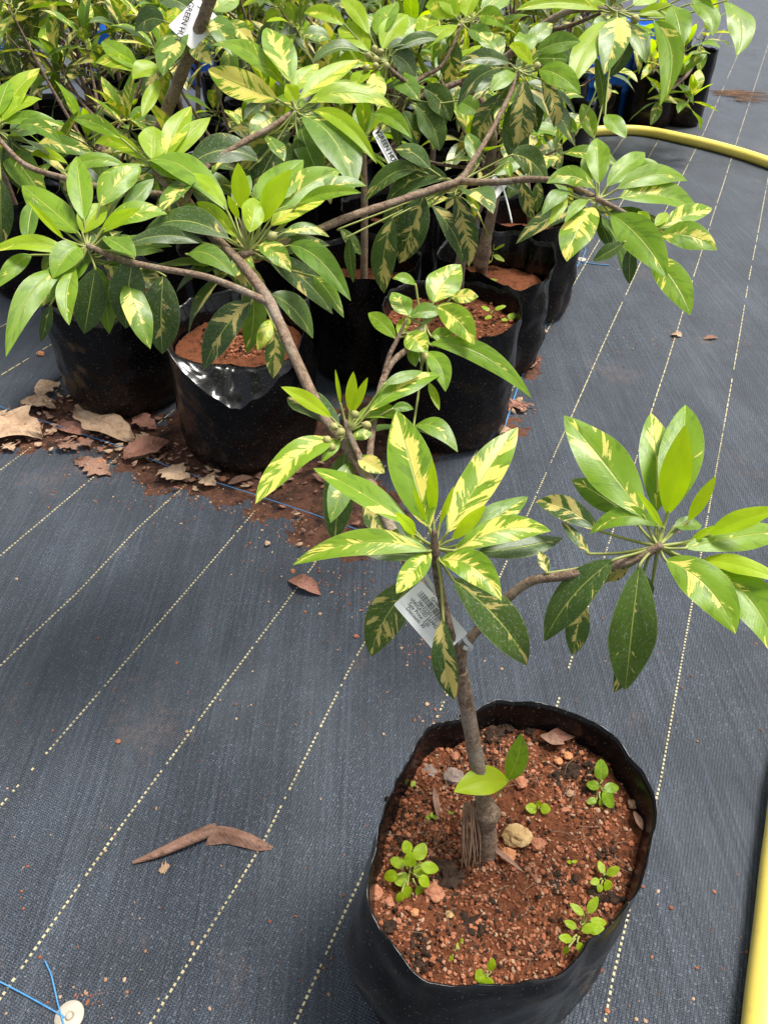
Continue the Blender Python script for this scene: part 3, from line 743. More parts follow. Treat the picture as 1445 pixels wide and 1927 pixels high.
traced(T1, (468, 470), .985, """
457 395 448 306 32 y 0;470 438 478 372 44 l .2 0 0 -.02;450 412 429 367 14 y 0;491 420 550 318 38 y 0 0 -4;497 390 571 301 60 f .15 0 -8;519 398 640 322 52 f .42 10;509 426 615 372 36 l .62 4;450 450 370 380 30 l .3 6;
429 398 273 304 46 f .12 24 0 .03;425 392 365 325 24 l 0 6;432 450 272 436 44 d .22 20;385 457 235 462 30 d .2 14;504 487 626 591 46 d .42 16;545 462 660 566 46 m .2 22;590 520 647 598 28 m .2 8;487 462 548 512 38 m .5 10;
510 554 589 637 42 d .3 10;510 601 485 660 26 l .6;518 616 514 712 38 d .55;474 568 384 696 56 d .45 12;353 478 443 521 36 m .05 14;429 509 500 537 44 d .7;467 481 445 519 36 m .55;533 439 620 446 20 m .5 10;560 385 680 363 24 f .1 8;
580 370 690 350 26 m .5 8 0 .03;440 395 470 330 34 m .3 0 0 .04;480 380 520 335 30 m .4 0 0 .04;395 430 330 400 34 m .15 8 0 .03;540 470 600 500 32 d .4 8 0 .03""", .145)
fruit(T1, 513, 445, .975, .0066)
traced(T1, (165, 466), .97, """
149 439 42 349 56 f .12;159 415 145 294 46 f .06;156 439 197 384 44 l .1;189 388 263 308 40 f .45 6;194 433 315 403 36 f .3 14;187 439 263 394 22 y .1 4;121 450 52 377 14 y 0;166 432 214 467 40 d .15;197 446 256 484 32 m .25;
66 377 52 460 30 m .1 0 0 .03;228 405 290 336 30 m .1 0 0 .03;152 464 100 524 48 f .2 10;138 478 -20 474 28 l .3 10;60 480 -6 543 28 f .2 8;118 512 12 671 42 f .12 30 -8;142 502 131 612 36 f .28 0 -8;180 505 159 628 58 d .08;
251 485 237 618 66 d .12;308 517 306 666 68 d .3;97 571 78 644 20 d .3;170 470 130 540 30 m .2 0 0 .02;120 410 60 400 34 m .2 6 0 .03""", .145)
traced(T1, (287, 312), 1.075, """
287 301 290 238 54 l .1;308 304 360 200 40 l .5;315 304 396 221 32 l .2;270 301 178 270 28 l .3 16;232 263 138 225 28 f .25 8;284 308 398 370 48 f .15 12;263 311 187 384 46 f .42 8;235 311 121 322 24 f .1 12;294 349 235 391 30 d .1 8;
300 330 350 300 30 m .3 0 0 .03;330 345 385 345 30 d .4 6 0 .02;255 330 200 345 34 d .2 8 0 .03""", .14)
traced(T1, (557, 208), 1.1, """
523 187 392 130 55 f .66 -6;536 163 398 85 32 f .3 18;547 156 502 52 54 f .5;564 187 675 114 32 l .6 4;581 194 740 204 34 l .5 18;588 208 709 308 30 l .25 12 8;571 218 666 356 70 m .36 8 10;561 260 561 346 46 d .08;502 256 535 304 26 m .4;
488 304 349 318 48 d .32 22;557 190 538 158 30 y 0;600 190 680 160 28 l .4 6 0 .03;520 220 470 260 36 m .4 6 0 .03;590 230 640 330 30 d .2 0 8 .03;470 320 450 350 30 d .3 0 0 .03;545 175 600 120 30 l .4 0 0 .03""", .15)
traced(T1, (-4, 245), 1.12, """
5 235 76 128 38 l .35 0 -10;5 228 80 187 26 l .1 8;21 260 38 356 48 d .3;2 335 3 465 42 d .25;10 232 118 239 24 f .3 10;28 242 119 273 26 m .3 14;69 273 182 296 30 m .5 10;55 291 128 308 18 l .1 6;-5 220 20 150 30 f .2;40 290 60 330 26 d .2 0 0 .03""", .14)
traced(T1, (1126, 374), 1.04, """
1126 347 1122 260 44 f .06;1119 340 1100 290 32 f .08 0 0 .02;1141 351 1213 287 40 f .25;1160 356 1292 340 36 f .2 14;1190 328 1240 313 28 f .1 6 0 .03;1164 373 1317 400 44 f .22 16;1147 402 1255 524 60 f .1 10 6;1119 390 1066 492 58 f .62 0 -6;
1119 355 1028 345 32 f .35 18;1070 360 1019 405 26 m .05 8;1106 377 1062 419 20 f .05 8;1066 366 1032 424 22 l .3;1150 340 1190 300 26 f .1 0 0 .03;1120 400 1150 470 24 d .1 0 0 .03""", .15)
traced(T1, (1228, 428), 1.02, """
1239 430 1339 392 36 f .55;1241 445 1349 471 46 f .42 10;1222 480 1298 593 50 f .28 4 8;1175 455 1115 490 26 d 0 -4;1185 464 1183 534 26 d .1;1232 426 1255 400 20 l .1;1222 420 1200 398 18 l .1""", .14)
traced(T1, (973, 132), 1.165, """
985 150 973 287 48 d .62;1018 150 1042 240 32 d .62 0 10;1013 132 1092 177 40 f .15 8;1002 124 957 87 22 y .4 10;1000 94 975 64 32 f .05;968 132 921 173 30 f .2;1009 98 1092 79 34 m .1 6;945 175 890 275 42 d .5 0 -6;945 128 860 200 30 d .3 14;
960 120 865 118 26 d .35 8;990 80 1040 45 30 m .3;1010 110 1070 112 32 m .1 0 0 .02;975 150 930 225 34 m .4 0 0 .03;1000 165 1010 250 34 d .3 0 0 .04;940 110 905 60 34 m .5 0 0 .03""", .15)
fruit(T1, 1010, 124, 1.16, .006)
traced(T1, (860, 345), 1.11, """
796 367 751 495 60 d .38 0 6;741 408 723 552 46 d .45 0 -8;856 367 882 502 42 d .6 0 8;812 386 871 498 36 d .42 0 10;843 336 726 383 40 d .25 22;787 320 687 380 34 d .35 20;810 319 743 281 32 d .35 10;961 292 1030 345 44 d .4 16;
980 340 1002 415 26 d .55;1013 340 1010 400 22 d .3;954 305 961 333 16 f .3;656 445 665 532 20 d .3;640 430 680 480 22 d .3;900 310 880 250 30 m .3 0 0 .03;930 330 990 290 30 m .3 0 0 .03;760 380 720 420 26 d .3 0 0 .03""", .145)

random.seed(77)
for (x, y, d, n_) in ((468, 470, 1.0, 9), (165, 466, .99, 8), (287, 312, 1.09, 9), (557, 208, 1.12, 9), (-4, 245, 1.14, 6), (1126, 374, 1.055, 6), (973, 132, 1.18, 8), (860, 345, 1.13, 5), (655, 812, .83, 3), (380, 322, 1.075, 6), (225, 488, .97, 3)):
    c = P(x, y, d)
    for i in range(n_):
        a = i*2.4+random.uniform(-.4, .4); el = random.uniform(-.75, .25)
        dv = Vector((math.cos(a)*math.cos(el), math.sin(a)*math.cos(el)+.35, math.sin(el)))
        place_leaf(T1, c-Vector((0, -.01, .012+.01*random.random())), dv, random.uniform(.10, .145), random.choice('mdd'), random.choice((.1, .25, .4, .5, .6)), random.uniform(-.6, .6))

# ------------------------------------------------------------------ sapling in the straight-rimmed bag
def rooted(name, label, xy, sz, pts, rads, group='young saplings growing in the black bags', mat='bark'):
    base = Vector((xy[0], xy[1], sz(*xy)))
    e = empty(name, base, label, 'sapling', group)
    tube('trunk', [base-Vector((0, 0, .03)), base]+[P(*p) for p in pts], rads, M[mat], e, 9, 8, .12)
    return e, base
q = G(862, 548, .305)
T3, _ = rooted('sapodilla_sapling', 'bushy variegated sapling with small fruit, in the straight-rimmed bag', (q.x, q.y), s3,
    [(868, 485, 1.78), (893, 404, 1.68), (915, 339, 1.6), (925, 260, 1.5), (905, 195, 1.44), (868, 152, 1.4)], [.016, .015, .013, .012, .0115, .011, .0105, .009])
br(T3, [(868, 152, 1.4), (820, 172, 1.39), (779, 187, 1.38), (752, 194, 1.375), (768, 163, 1.36), (745, 140, 1.35), (727, 122, 1.345)], [.009, .0088, .008, .007, .0066, .006, .004], mat='twig')
br(T3, [(768, 163, 1.36), (800, 142, 1.38), (830, 124, 1.39), (852, 85, 1.39), (869, 45, 1.39)], [.006, .0058, .0055, .005, .004], mat='twig')
br(T3, [(868, 152, 1.4), (948, 111, 1.36), (1012, 55, 1.3), (1075, 20, 1.26), (1160, 18, 1.22)], [.009, .010, .0095, .008, .005], mat='bark')
br(T3, [(1012, 55, 1.3), (1060, 52, 1.29), (1130, 25, 1.24)], [.006, .006, .004], mat='twig')
traced(T3, (725, 118), 1.345, """
696 97 638 52 42 l .3 4;720 93 768 28 46 l .2 0 -6;713 69 748 3 36 f .2 0 -4;696 66 640 -4 28 l .1 6;650 48 572 24 28 l .4 6;682 100 588 118 24 d .05 12;734 104 782 145 38 d .1 12;727 93 775 80 14 d .05 4;706 135 710 200 36 f .65;
745 95 830 75 22 d .1 10;700 55 700 25 28 m .5 0 0 .03;690 110 630 130 30 l .4 4 0 .02;660 150 612 140 30 l .4;690 130 665 165 26 l .3;740 150 790 190 34 m .3 8 0 .03;745 70 790 40 40 f .4 0 0 .05;690 130 640 200 28 m .4 0 0 .02;620 75 570 70 26 m .3 6 0 .05""", .13)
for x, y in ((693, 105), (707, 112), (716, 98), (707, 124), (727, 124), (690, 128), (705, 92)): fruit(T3, x, y, 1.335, .0062)
traced(T3, (869, 44), 1.39, """
865 31 800 12 42 l .4 8;795 72 812 25 38 l .4;876 31 893 -12 32 l .2;900 31 950 52 32 f .3 8;848 66 848 163 44 d .5;860 48 802 92 24 l .3 6;880 55 930 90 30 m .2 6;855 30 835 -20 36 l .2;905 20 960 -12 36 f .2 0 0 .02;840 60 815 110 28 m .3 0 0 .03""", .13)
traced(T3, (768, 185), 1.37, """
782 197 827 284 50 d .2 6 6;796 166 848 228 45 d .25 8 4;758 208 786 273 38 d .3;700 215 775 260 30 f .15 12;860 190 905 215 36 m .1;745 215 750 275 26 d .3 0 0 .03;820 180 830 250 36 d .3 0 0 .04;740 190 722 235 32 d .5 0 0 .02""", .13)
traced(T3, (1160, 22), 1.21, """
1130 19 970 19 26 l .35 10;1149 40 1073 166 46 l .28 0 -10;1160 32 1136 140 56 m .52 0 4;1172 57 1141 147 32 d .1 0 14;1198 28 1298 49 24 l .1 14;1228 38 1241 200 44 f .3 0 32;1262 11 1281 90 42 f .15 0 4;1296 8 1340 68 28 f .08 6 14;1362 2 1385 105 40 f .3 0 16;
1300 -12 1345 32 24 f .1;1119 106 1134 215 20 d .1 0 6;1138 215 1177 260 28 f .05;1117 260 1095 195 30 f .4 0 0 .03;1085 249 1049 219 24 f .2;1180 40 1215 120 30 m .3 0 0 .03;1140 10 1090 -20 30 l .2;1190 10 1240 -15 30 l .2;1150 30 1110 75 30 m .4 0 0 .03""", .15)
fruit(T3, 1149, 58, 1.2, .0075); fruit(T3, 1194, 36, 1.2, .0075)
for x, y, d, n in ((1050, 280, 1.5, 7), (900, 290, 1.52, 8), (940, 215, 1.5, 7), (830, 150, 1.6, 8), (1010, 235, 1.62, 8), (690, 260, 1.62, 7)):
    br(T3, [(918, 320, 1.58), ((918+x)/2, (320+y)/2+14, (1.58+d)/2), (x, y, d)], [.006, .005, .003], mat='twig', n=4)
    rosette(T3, P(x, y, d), Vector((random.uniform(-.6, .6), random.uniform(-.9, .2), 1)), n, .13, 'fmd', young=1)

q = G(905, 512, .285)
T4, _ = rooted('sapodilla_sapling', 'sapling with taped graft union, in the bag with the crumpled glossy collar', (q.x, q.y), lambda x, y: .285,
    [(908, 480, 2.05), (916, 440, 2.0), (926, 395, 1.95), (940, 320, 1.9), (950, 230, 1.85)], [.017, .017, .019, .015, .0135, .012, .008])
tube('graft_tape', [P(903, 500, 2.075), P(908, 480, 2.055), P(912, 462, 2.03)], [.021, .023, .018], M['fibre'], T4, 10, 5, .2)
for x, y, d, n in ((950, 230, 1.85, 9), (1010, 300, 1.9, 8), (880, 250, 1.95, 8), (1000, 200, 2.0, 9)):
    br(T4, [(940, 320, 1.9), ((940+x)/2, (320+y)/2+10, d), (x, y, d)], [.006, .005, .003], mat='twig', n=4)
    rosette(T4, P(x, y, d), Vector((random.uniform(-.6, .6), random.uniform(-.9, .2), 1)), n, .13, 'fmd', young=1)

# sapling with the name tag, thick leaning stem
q = (-.45, 2.22)
T6, _ = rooted('sapodilla_sapling', 'sapling with thick pale leaning stem carrying a tied name tag', q, lambda x, y: .285,
    [(296, 300, 1.85), (308, 230, 1.75), (332, 165, 1.68), (366, 80, 1.6), (392, 10, 1.52), (420, -80, 1.45)], [.017, .016, .0145, .0145, .014, .0135, .013, .011])
traced(T6, (372, 62), 1.58, """
354 57 308 143 38 m .5 0 -6;394 33 438 105 46 m .52 4;362 83 400 122 34 m .6;425 45 480 90 30 m .6 6;340 45 312 35 22 l .5 12;330 60 318 95 26 m .5;400 20 450 -10 36 f .4;385 60 330 30 30 m .4 0 0 .03;345 95 290 100 34 m .3 6 0 .02;
300 130 250 150 30 l .1 8;300 150 268 220 24 l .2;260 130 192 78 34 f .12;262 135 180 118 26 l .4 6;310 40 255 60 38 d .1 12;360 20 300 5 34 d .2 8 0 .04;420 70 470 60 34 d .2 6 0 .05;430 90 440 170 34 m .4 0 0 .04""", .14)

# ------------------------------------------------------------------ bushy saplings behind, each in its own bag
def bush(x, y, label, seed, h=.62, nros=7, L=.13, ntop=9, tones='fmd', lean=(0, 0), sz=.285, bagged=True, rad=.26):
    rr = random.getstate(); random.seed(seed)
    base = Vector((x, y, sz)); e = empty('sapodilla_sapling', base, label, 'sapling', 'young saplings growing in the black bags')
    top = base+Vector((lean[0], lean[1], h*.62)); m1 = base+Vector((lean[0]*.3+random.uniform(-.02, .02), lean[1]*.3, h*.3))
    tube('trunk', [base-Vector((0, 0, .04)), base, m1, top], [.012, .012, .010, .008], M['bark'], e, 7, 5, .1)
    for i in range(nros):
        a = i*2.4+random.uniform(-.5, .5); r = rad*math.sqrt((i+.5)/nros)*random.uniform(.8, 1.2)
        c = base+Vector((lean[0]+math.cos(a)*r, lean[1]+math.sin(a)*r, h*random.uniform(.55, 1.08)-r*.3))
        s = m1.lerp(top, random.uniform(.3, 1)); mid = s.lerp(c, .5)-Vector((0, 0, .03))
        tube('branch', [s, mid, c], [.005, .0045, .003], M['twig'], e, 5, 4, .1)
        ax = Vector((math.cos(a)*r*1.6, math.sin(a)*r*1.6, .28)).normalized()
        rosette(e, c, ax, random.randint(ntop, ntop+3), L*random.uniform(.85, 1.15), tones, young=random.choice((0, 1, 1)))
    random.setstate(rr); return e
bush(B2[0]+.02, B2[1]+.05, 'sapling hidden behind the long leader, in the folded-collar bag', 1, .66, 9, .13, 9, 'fmd', (.02, .3), rad=.28)
bush(B1[0], B1[1]+.04, 'sapling in the bag by the cut mat edge', 2, .70, 9, .13, 9, 'fmd', (0, .25), rad=.3)
bush(B5[0], B5[1], 'sapling in the bag beside the white washer', 4, .60, 6, .13, lean=(-.1, 0), rad=.2)
bush(-.06, 2.12, 'sapling in the dark gap behind the folded-collar bag', 5, .74, 12, .13, 9, 'fdd', (0, .1), rad=.36)
bush(.02, 2.56, 'sapling in shade behind the tied name tag', 6, .80, 12, .13, 9, 'fmd', rad=.38)
rows_ = [[(.18, 3.0), (-.40, 2.70), (-.85, 2.55), (-1.30, 2.70)], [(.62, 3.05), (.20, 3.38), (-.25, 3.15), (-.68, 3.05), (-1.12, 3.10), (-1.62, 3.20)], [(.52, 3.6), (.08, 3.75), (-.38, 3.6), (-.85, 3.55), (-1.35, 3.55), (-1.9, 3.6)],
         [(.85, 4.0), (.38, 4.15), (-.12, 4.2), (-.62, 4.1), (-1.15, 4.05), (-1.7, 4.05), (-2.3, 4.05)], [(.95, 4.6), (.35, 4.75), (-.25, 4.75), (-.85, 4.7), (-1.45, 4.65), (-2.1, 4.6), (-2.7, 4.6)], [(.6, 5.4), (-.2, 5.4), (-.9, 5.35), (-1.6, 5.3), (-2.4, 5.2), (-3.1, 5.2)]]
ORD = ['first', 'second', 'third', 'fourth', 'fifth', 'sixth', 'seventh']
ii = 0
for r_, row in enumerate(rows_):
    for c_, (x, y) in enumerate(row):
        where = '%s back row, %s along from the hose side' % (ORD[r_], ORD[c_])
        bag((x, y), .16, .34, .22, 'black grow bag in the '+where, back_rim(40+ii), seed=40+ii, group='bags in the crowded back rows', seg=40, rows=10, rings=8, sg=40)
        random.seed(500+ii)
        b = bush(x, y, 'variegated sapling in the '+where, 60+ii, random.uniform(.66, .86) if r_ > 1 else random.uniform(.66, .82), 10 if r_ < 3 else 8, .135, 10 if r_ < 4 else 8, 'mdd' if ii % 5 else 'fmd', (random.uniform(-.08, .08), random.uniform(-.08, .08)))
        b['group'] = 'saplings crowded in the back rows'; ii += 1

# ------------------------------------------------------------------ hose
hp = [(700, 420), (820, 345), (940, 285), (1050, 257), (1130, 246), (1205, 246), (1290, 262), (1370, 282), (1445, 306), (1560, 350), (1700, 470), (1800, 700), (1760, 1000), (1580, 1230), (1500, 1400), (1472, 1580), (1454, 1760), (1437, 1927), (1425, 2120), (1460, 2400)]
HR = .0275
hv = [G(x, y, HR+.004) for x, y in hp]
tag(tube('garden_hose', [p-hv[8]*0 for p in hv], HR, M['hose'], None, 20, 10, 0, origin=G(1445, 306)), 'fat yellow hose curving across the dark weed mat', 'hose')

# ------------------------------------------------------------------ far end of the row: bags, blue drums, plants
def drum(x, y, r, h, label, seed):
    e = empty('blue_drum', (x, y, .004), label, 'drum', 'blue drums behind the hose')
    v, f = [], []; sg = 36
    prof = [(0, 0), (.96, 0), (1, .015), (1, .28*h), (1.035, .30*h), (1.035, .33*h), (1, .35*h), (1, .64*h), (1.035, .66*h), (1.035, .69*h), (1, .71*h), (1, .96*h), (.97, h), (.9, h), (.9, h-.02), (0, h-.02)]
    for pr, z in prof:
        for k in range(sg):
            a = 2*math.pi*k/sg; v.append((x+math.cos(a)*r*max(pr, .001), y+math.sin(a)*r*max(pr, .001), .004+z))
    for j in range(len(prof)-1):
        for k in range(sg): f.append((j*sg+k, j*sg+(k+1) % sg, (j+1)*sg+(k+1) % sg, (j+1)*sg+k))
    mesh_obj('drum_body', v, f, M['blue'], e)
    tube('rim_hoop', [Vector((x+math.cos(a)*r, y+math.sin(a)*r, .004+h)) for a in [2*math.pi*k/24 for k in range(25)]], .008, M['blue'], e, 6, 2)
g = G(1168, 226); drum(g.x, g.y+.16, .17, .50, 'blue plastic drum behind the hose next to the tall black bags', 1)
g = G(1108, 226); drum(g.x-.06, g.y+.14, .12, .26, 'blue plastic drum half hidden by leaves behind the hose', 2)
for i, (x, y) in enumerate([(-3.0, 6.6), (-2.1, 6.5), (-1.3, 6.3)]):
    drum(x, y, .13, .46, 'blue drum behind the sixth back row, %s from the tall dusty bag' % ('third', 'second', 'nearest')[i], 5+i)
def far_bag(px, py, R, h, label, seed):
    g = G(px, py); c = (g.x, g.y+R)
    return bag(c, R, h, h-.05, label, lambda a: h+.01*noise.noise(Vector((math.cos(a)*3, math.sin(a)*3, seed))), seed=seed, seg=48, rows=14, group='tall bags beyond the hose'), c
(_, cA) = far_bag(1228, 246, .155, .46, 'tall dusty black bag beyond the hose, beside the blue drum', 70)
(_, cB) = far_bag(1290, 243, .115, .40, 'narrow tall black bag at the open end of the far row', 71)
(_, cC) = far_bag(1140, 238, .07, .20, 'short black bag in front of the blue drum', 72)
def far_plant(c, sz, px, d, label, seed, n=5):
    random.seed(seed)
    base = Vector((c[0], c[1], sz)); e = empty('sapodilla_sapling', base, label, 'sapling', None)
    top = P(px[0][0], px[0][1]+30, d)
    tube('trunk', [base-Vector((0, 0, .03)), base, base.lerp(top, .5)+Vector((.02, 0, 0)), top], [.012, .012, .01, .007], M['twig'], e, 6, 5, .1)
    for (x, y, n_, L) in px:
        cc = P(x, y, d+random.uniform(-.08, .08))
        tube('branch', [base.lerp(top, .6), base.lerp(top, .6).lerp(cc, .6)-Vector((0, 0, .03)), cc], [.006, .005, .003], M['twig'], e, 5, 4)
        rosette(e, cc, Vector((random.uniform(-.8, .8), -.5, 1)), n_, L, 'lfm', young=1)
far_plant(cB, .35, [(1262, 140, 8, .17), (1300, 185, 7, .18), (1330, 60, 8, .2), (1290, 90, 7, .18), (1245, 175, 7, .17)], 3.9, 'pale variegated sapling leaning from the narrow tall bag', 31)
far_plant(cA, .41, [(1225, 110, 8, .17), (1240, 60, 9, .18), (1190, 70, 8, .18)], 4.0, 'variegated sapling in the tall dusty bag beyond the hose', 32)
far_plant(cC, .19, [(1128, 172, 6, .12)], 3.9, 'small sapling in the short bag before the blue drum', 33)
random.seed(11)
# dry tuft of roots and straws
def straw(name, px, py, n, spread, label, mat='fibre', z=0, L=.12, ang=None):
    g = G(px, py); v, f = [], []
    for i in range(n):
        a = (ang if ang is not None else random.random()*6.3)+random.gauss(0, .35); l = L*random.uniform(.4, 1)
        s = g+Vector((random.gauss(0, spread), random.gauss(0, spread), matz(g.x, g.y)+random.uniform(.001, .008)))
        e_ = s+Vector((math.cos(a)*l, math.sin(a)*l, random.uniform(-.002, .004))); m = s.lerp(e_, .5)+Vector((random.gauss(0, .01), random.gauss(0, .01), .006))
        e_.z = max(.006, e_.z)
        tv, tf = tube_geo([s, m, e_], [.0014, .0014, .0008], 4, 4); k = len(v); v += tv; f += [tuple(k+q for q in t) for t in tf]
    return tag(mesh_obj(name, v, f, M[mat]), label, 'straw')
straw('dry_straw', 1352, 178, 60, .04, 'dry tuft of straw on the mat beyond the hose', L=.35, ang=-.25)
straw('dry_straw', 1385, 192, 14, .03, 'few loose straws beside the dry tuft', L=.2, ang=-.1)

# ------------------------------------------------------------------ dead leaves on the ground
def dead_leaf(px0, px1, w, mat, label, curl=.3, arch=.25, z=.0, jag=.0, seed=0, group=None, prof=prof_sap, wav=.1, zf=None):
    a = G(*px0); b = G(*px1); zf = zf or matz
    za, zb = zf(a.x, a.y)+z+.001, zf(b.x, b.y)+z+.001
    P0 = Vector((a.x, a.y, za)); P1 = Vector((b.x, b.y, zb)); m = P1-P0; L = m.length; ax = m/L
    bi = Vector((0, 0, 1)).cross(ax).normalized(); d = ((P0+P1)*.5-CAM).dot(FW); hw0 = w*d/F*.5/math.sin(PITCH)*1.0
    rn = random.Random(seed); v, f, uv = [], [], []; N, Mh = 22, 5
    for i in range(N+1):
        t = i/N; c = P0.lerp(P1, t); hw = hw0*max(.03, prof(t)); side = hw0*.25*math.sin(t*3+seed)
        for j in range(-Mh, Mh+1):
            s = j/Mh; jj = 1+jag*noise.noise(Vector((t*7, (2 if s > 0 else -2), seed)))*1.8 if abs(s) > .5 else 1
            th = s*curl*3.0
            if abs(curl) > .02: off = math.sin(th)/(curl*3.0); zz = (1-math.cos(th))/(curl*3.0)
            else: off, zz = s, 0
            zz = zz*hw+arch*.55*hw0*math.sin(math.pi*t)*(1-abs(s)*.4)+wav*hw0*noise.noise(Vector((t*4, s*1.5, seed*3)))+wav*hw0*.5
            p = c+bi*(off*hw*jj+side); v.append((p.x, p.y, max(c.z+zz, zf(p.x, p.y)+z+.0006))); uv.append((t, .5+s*.5))
    k = 2*Mh+1
    for i in range(N):
        for j in range(2*Mh): f.append((i*k+j, i*k+j+1, (i+1)*k+j+1, (i+1)*k+j))
    # a stalk
    return tag(mesh_obj('dead_leaf', v, f, M[mat], None, uvs=uv, origin=(P0.x, P0.y, za)), label, 'dead leaf', group)
def rolled(pts, r, mat, label, seed):
    pv = [G(x, y) for x, y in pts]; v, f, uv = [], [], []; sg = 14
    rr = r; pv = [Vector((p.x, p.y, matz(p.x, p.y)+q*.85)) for p, q in zip(pv, rr)]
    cps, rs = catmull(pv, rr, 8)
    for i, p in enumerate(cps):
        t = (cps[min(i+1, len(cps)-1)]-cps[max(i-1, 0)]).normalized(); s = Vector((0, 0, 1)).cross(t).normalized(); n = t.cross(s)
        for k in range(sg+4):
            a = -1.9+2*math.pi*1.12*k/(sg+3); q = rs[i]*(1-.016*k)*(1+.05*noise.noise(Vector((i*.2, k*.2, seed))))
            v.append(p+s*math.cos(a)*q+n*math.sin(a)*q*.85); uv.append((i/len(cps), k/(sg+3)))
    m = sg+4
    for i in range(len(cps)-1):
        for k in range(m-1): f.append((i*m+k, i*m+k+1, (i+1)*m+k+1, (i+1)*m+k))
    return v, f, uv
v, f, uv = rolled([(252, 1627), (300, 1612), (350, 1592), (385, 1577), (410, 1566)], [.003, .0082, .0112, .0118, .0105], 'dead_brown', '', 3)
roll_o = tag(mesh_obj('dead_leaf', v, f, M['dead_roll'], None, uvs=uv, origin=G(252, 1627)), 'long brown leaf, half rolled into a tube, lying alone on the open mat', 'dead leaf')
ridge = [(398, 1560, .019), (425, 1567, .017), (460, 1577, .014), (490, 1588, .010), (514, 1598, .003)]
lower = [(388, 1594, .001), (425, 1590, .003), (455, 1596, .004), (486, 1604, .003), (512, 1602, .001)]
back = [(415, 1556, .002), (440, 1560, .001), (470, 1570, .001), (495, 1583, .001), (516, 1597, .001)]
v, f, uv = [], [], []
for i in range(17):
    t = i/16*4; a_ = min(3, int(t)); w_ = t-a_
    q3 = [[L_[a_][j]*(1-w_)+L_[a_+1][j]*w_ for j in range(3)] for L_ in (lower, ridge, back)]
    for k in range(9):
        u_ = k/4
        A_, B_ = (q3[0], q3[1]) if k <= 4 else (q3[1], q3[2]); u_ = u_ if k <= 4 else u_-1
        z_ = A_[2]+(B_[2]-A_[2])*u_+.0022*noise.noise(Vector((i*.5, k*.6, 4)))+.0016*noise.noise(Vector((i*1.4, k*1.3, 7)))
        g = G(A_[0]+(B_[0]-A_[0])*u_, A_[1]+(B_[1]-A_[1])*u_, max(.001, z_)); v.append((g.x, g.y, max(g.z, .0005)+matz(g.x, g.y))); uv.append((i/16, k/8))
for i in range(16):
    for k in range(8): f.append((i*9+k, i*9+k+1, i*9+k+10, i*9+k+9))
mesh_obj('folded_tip', v, f, M['dead_roll'], roll_o, uvs=uv)
dead_leaf((300, 1640), (322, 1634), 12, 'dead_tan', 'tiny tan leaf scrap below the rolled brown leaf', .1, .2, 0, .5, 5)
dead_leaf((541, 1098), (606, 1122), 26, 'dead_red', 'folded russet leaf lying across a yellow stripe', .32, .6, 0, .1, 7)
dead_leaf((143, 782), (262, 836), 46, 'dead_tan', 'big wavy tan leaf at the foot of the left bag', .16, .5, .008, .2, 9, wav=.35)
dead_leaf((-30, 800), (75, 838), 60, 'dead_tan', 'tan leaf with ragged lobes below the cut mat edge', .12, .5, .004, .5, 11, wav=.4)
dead_leaf((55, 838), (85, 800), 26, 'dead_brown', 'brown curled leaf beside the ragged tan leaf', .3, .5, .006, .2, 12)
dead_leaf((140, 872), (212, 900), 26, 'dead_brown', 'lacy grey-brown skeleton of a leaf on the mat', .1, .3, 0, .8, 13, wav=.3)
dead_leaf((105, 812), (175, 822), 24, 'dead_red', 'thin russet leaf crossing under the blue string', .2, .4, .006, .1, 14)
dead_leaf((240, 878), (318, 838), 40, 'dead_red', 'pinkish dry leaf curled against the folded-collar bag', .25, .6, .008, .2, 15, wav=.3)
dead_leaf((252, 868), (300, 850), 30, 'dead_tan', 'pale tan leaf under the pinkish dry leaf', .2, .4, .005, .3, 16)
dead_leaf((305, 893), (356, 915), 32, 'dead_tan', 'small tan leaf with notched edge beyond the blue string', .2, .6, .007, .6, 17, wav=.3)
dead_leaf((430, 918), (478, 908), 14, 'dead_brown', 'narrow brown leaf lying along the blue string', .2, .4, .008, .1, 18)
dead_leaf((75, 755), (118, 728), 30, 'dead_tan', 'tan leaf tucked between cut mat edge and left bag', .15, .4, .006, .3, 19, wav=.3)
dead_leaf((40, 768), (112, 775), 26, 'dead_tan', 'broken pale leaf beside the cut mat edge', .15, .5, .006, .6, 20, wav=.35)
dead_leaf((250, 795), (300, 812), 26, 'dead_red', 'russet leaf wedged between the two left bags', .2, .5, .008, .3, 21)
dead_leaf((860, 852), (905, 838), 16, 'dead_red', 'red-brown leaf at the foot of the straight-rimmed bag', .2, .5, .008, .1, 22)
dead_leaf((1000, 618), (1028, 630), 12, 'dead_tan', 'narrow tan leaf near the orange laterite lump', .3, .5, 0, .1, 23)
dead_leaf((1262, 632), (1280, 638), 14, 'dead_tan', 'pinkish leaf scrap folded over a yellow stripe', .2, .6, 0, .2, 24)
dead_leaf((1322, 641), (1350, 639), 10, 'dead_brown', 'thin brown leaf on the mat between two right stripes', .2, .4, 0, .1, 25)
dead_leaf((1225, 72), (1250, 76), 9, 'dead_tan', 'tan leaf scrap far beyond the hose', .2, .4, 0, .1, 26)
dead_leaf((955, 775), (985, 765), 22, 'dead_red', 'broken russet leaf litter at the right edge of the bags', .15, .5, .004, .7, 27)
dead_leaf((10, 505), (60, 520), 34, 'dead_brown', 'brown leaf litter on the cut-edged mat behind the left bag', .2, .6, .010, .5, 28)
dead_leaf((-10, 540), (40, 545), 30, 'dead_brown', 'dark dry leaf on the cut-edged mat sheet', .2, .6, .010, .3, 29)

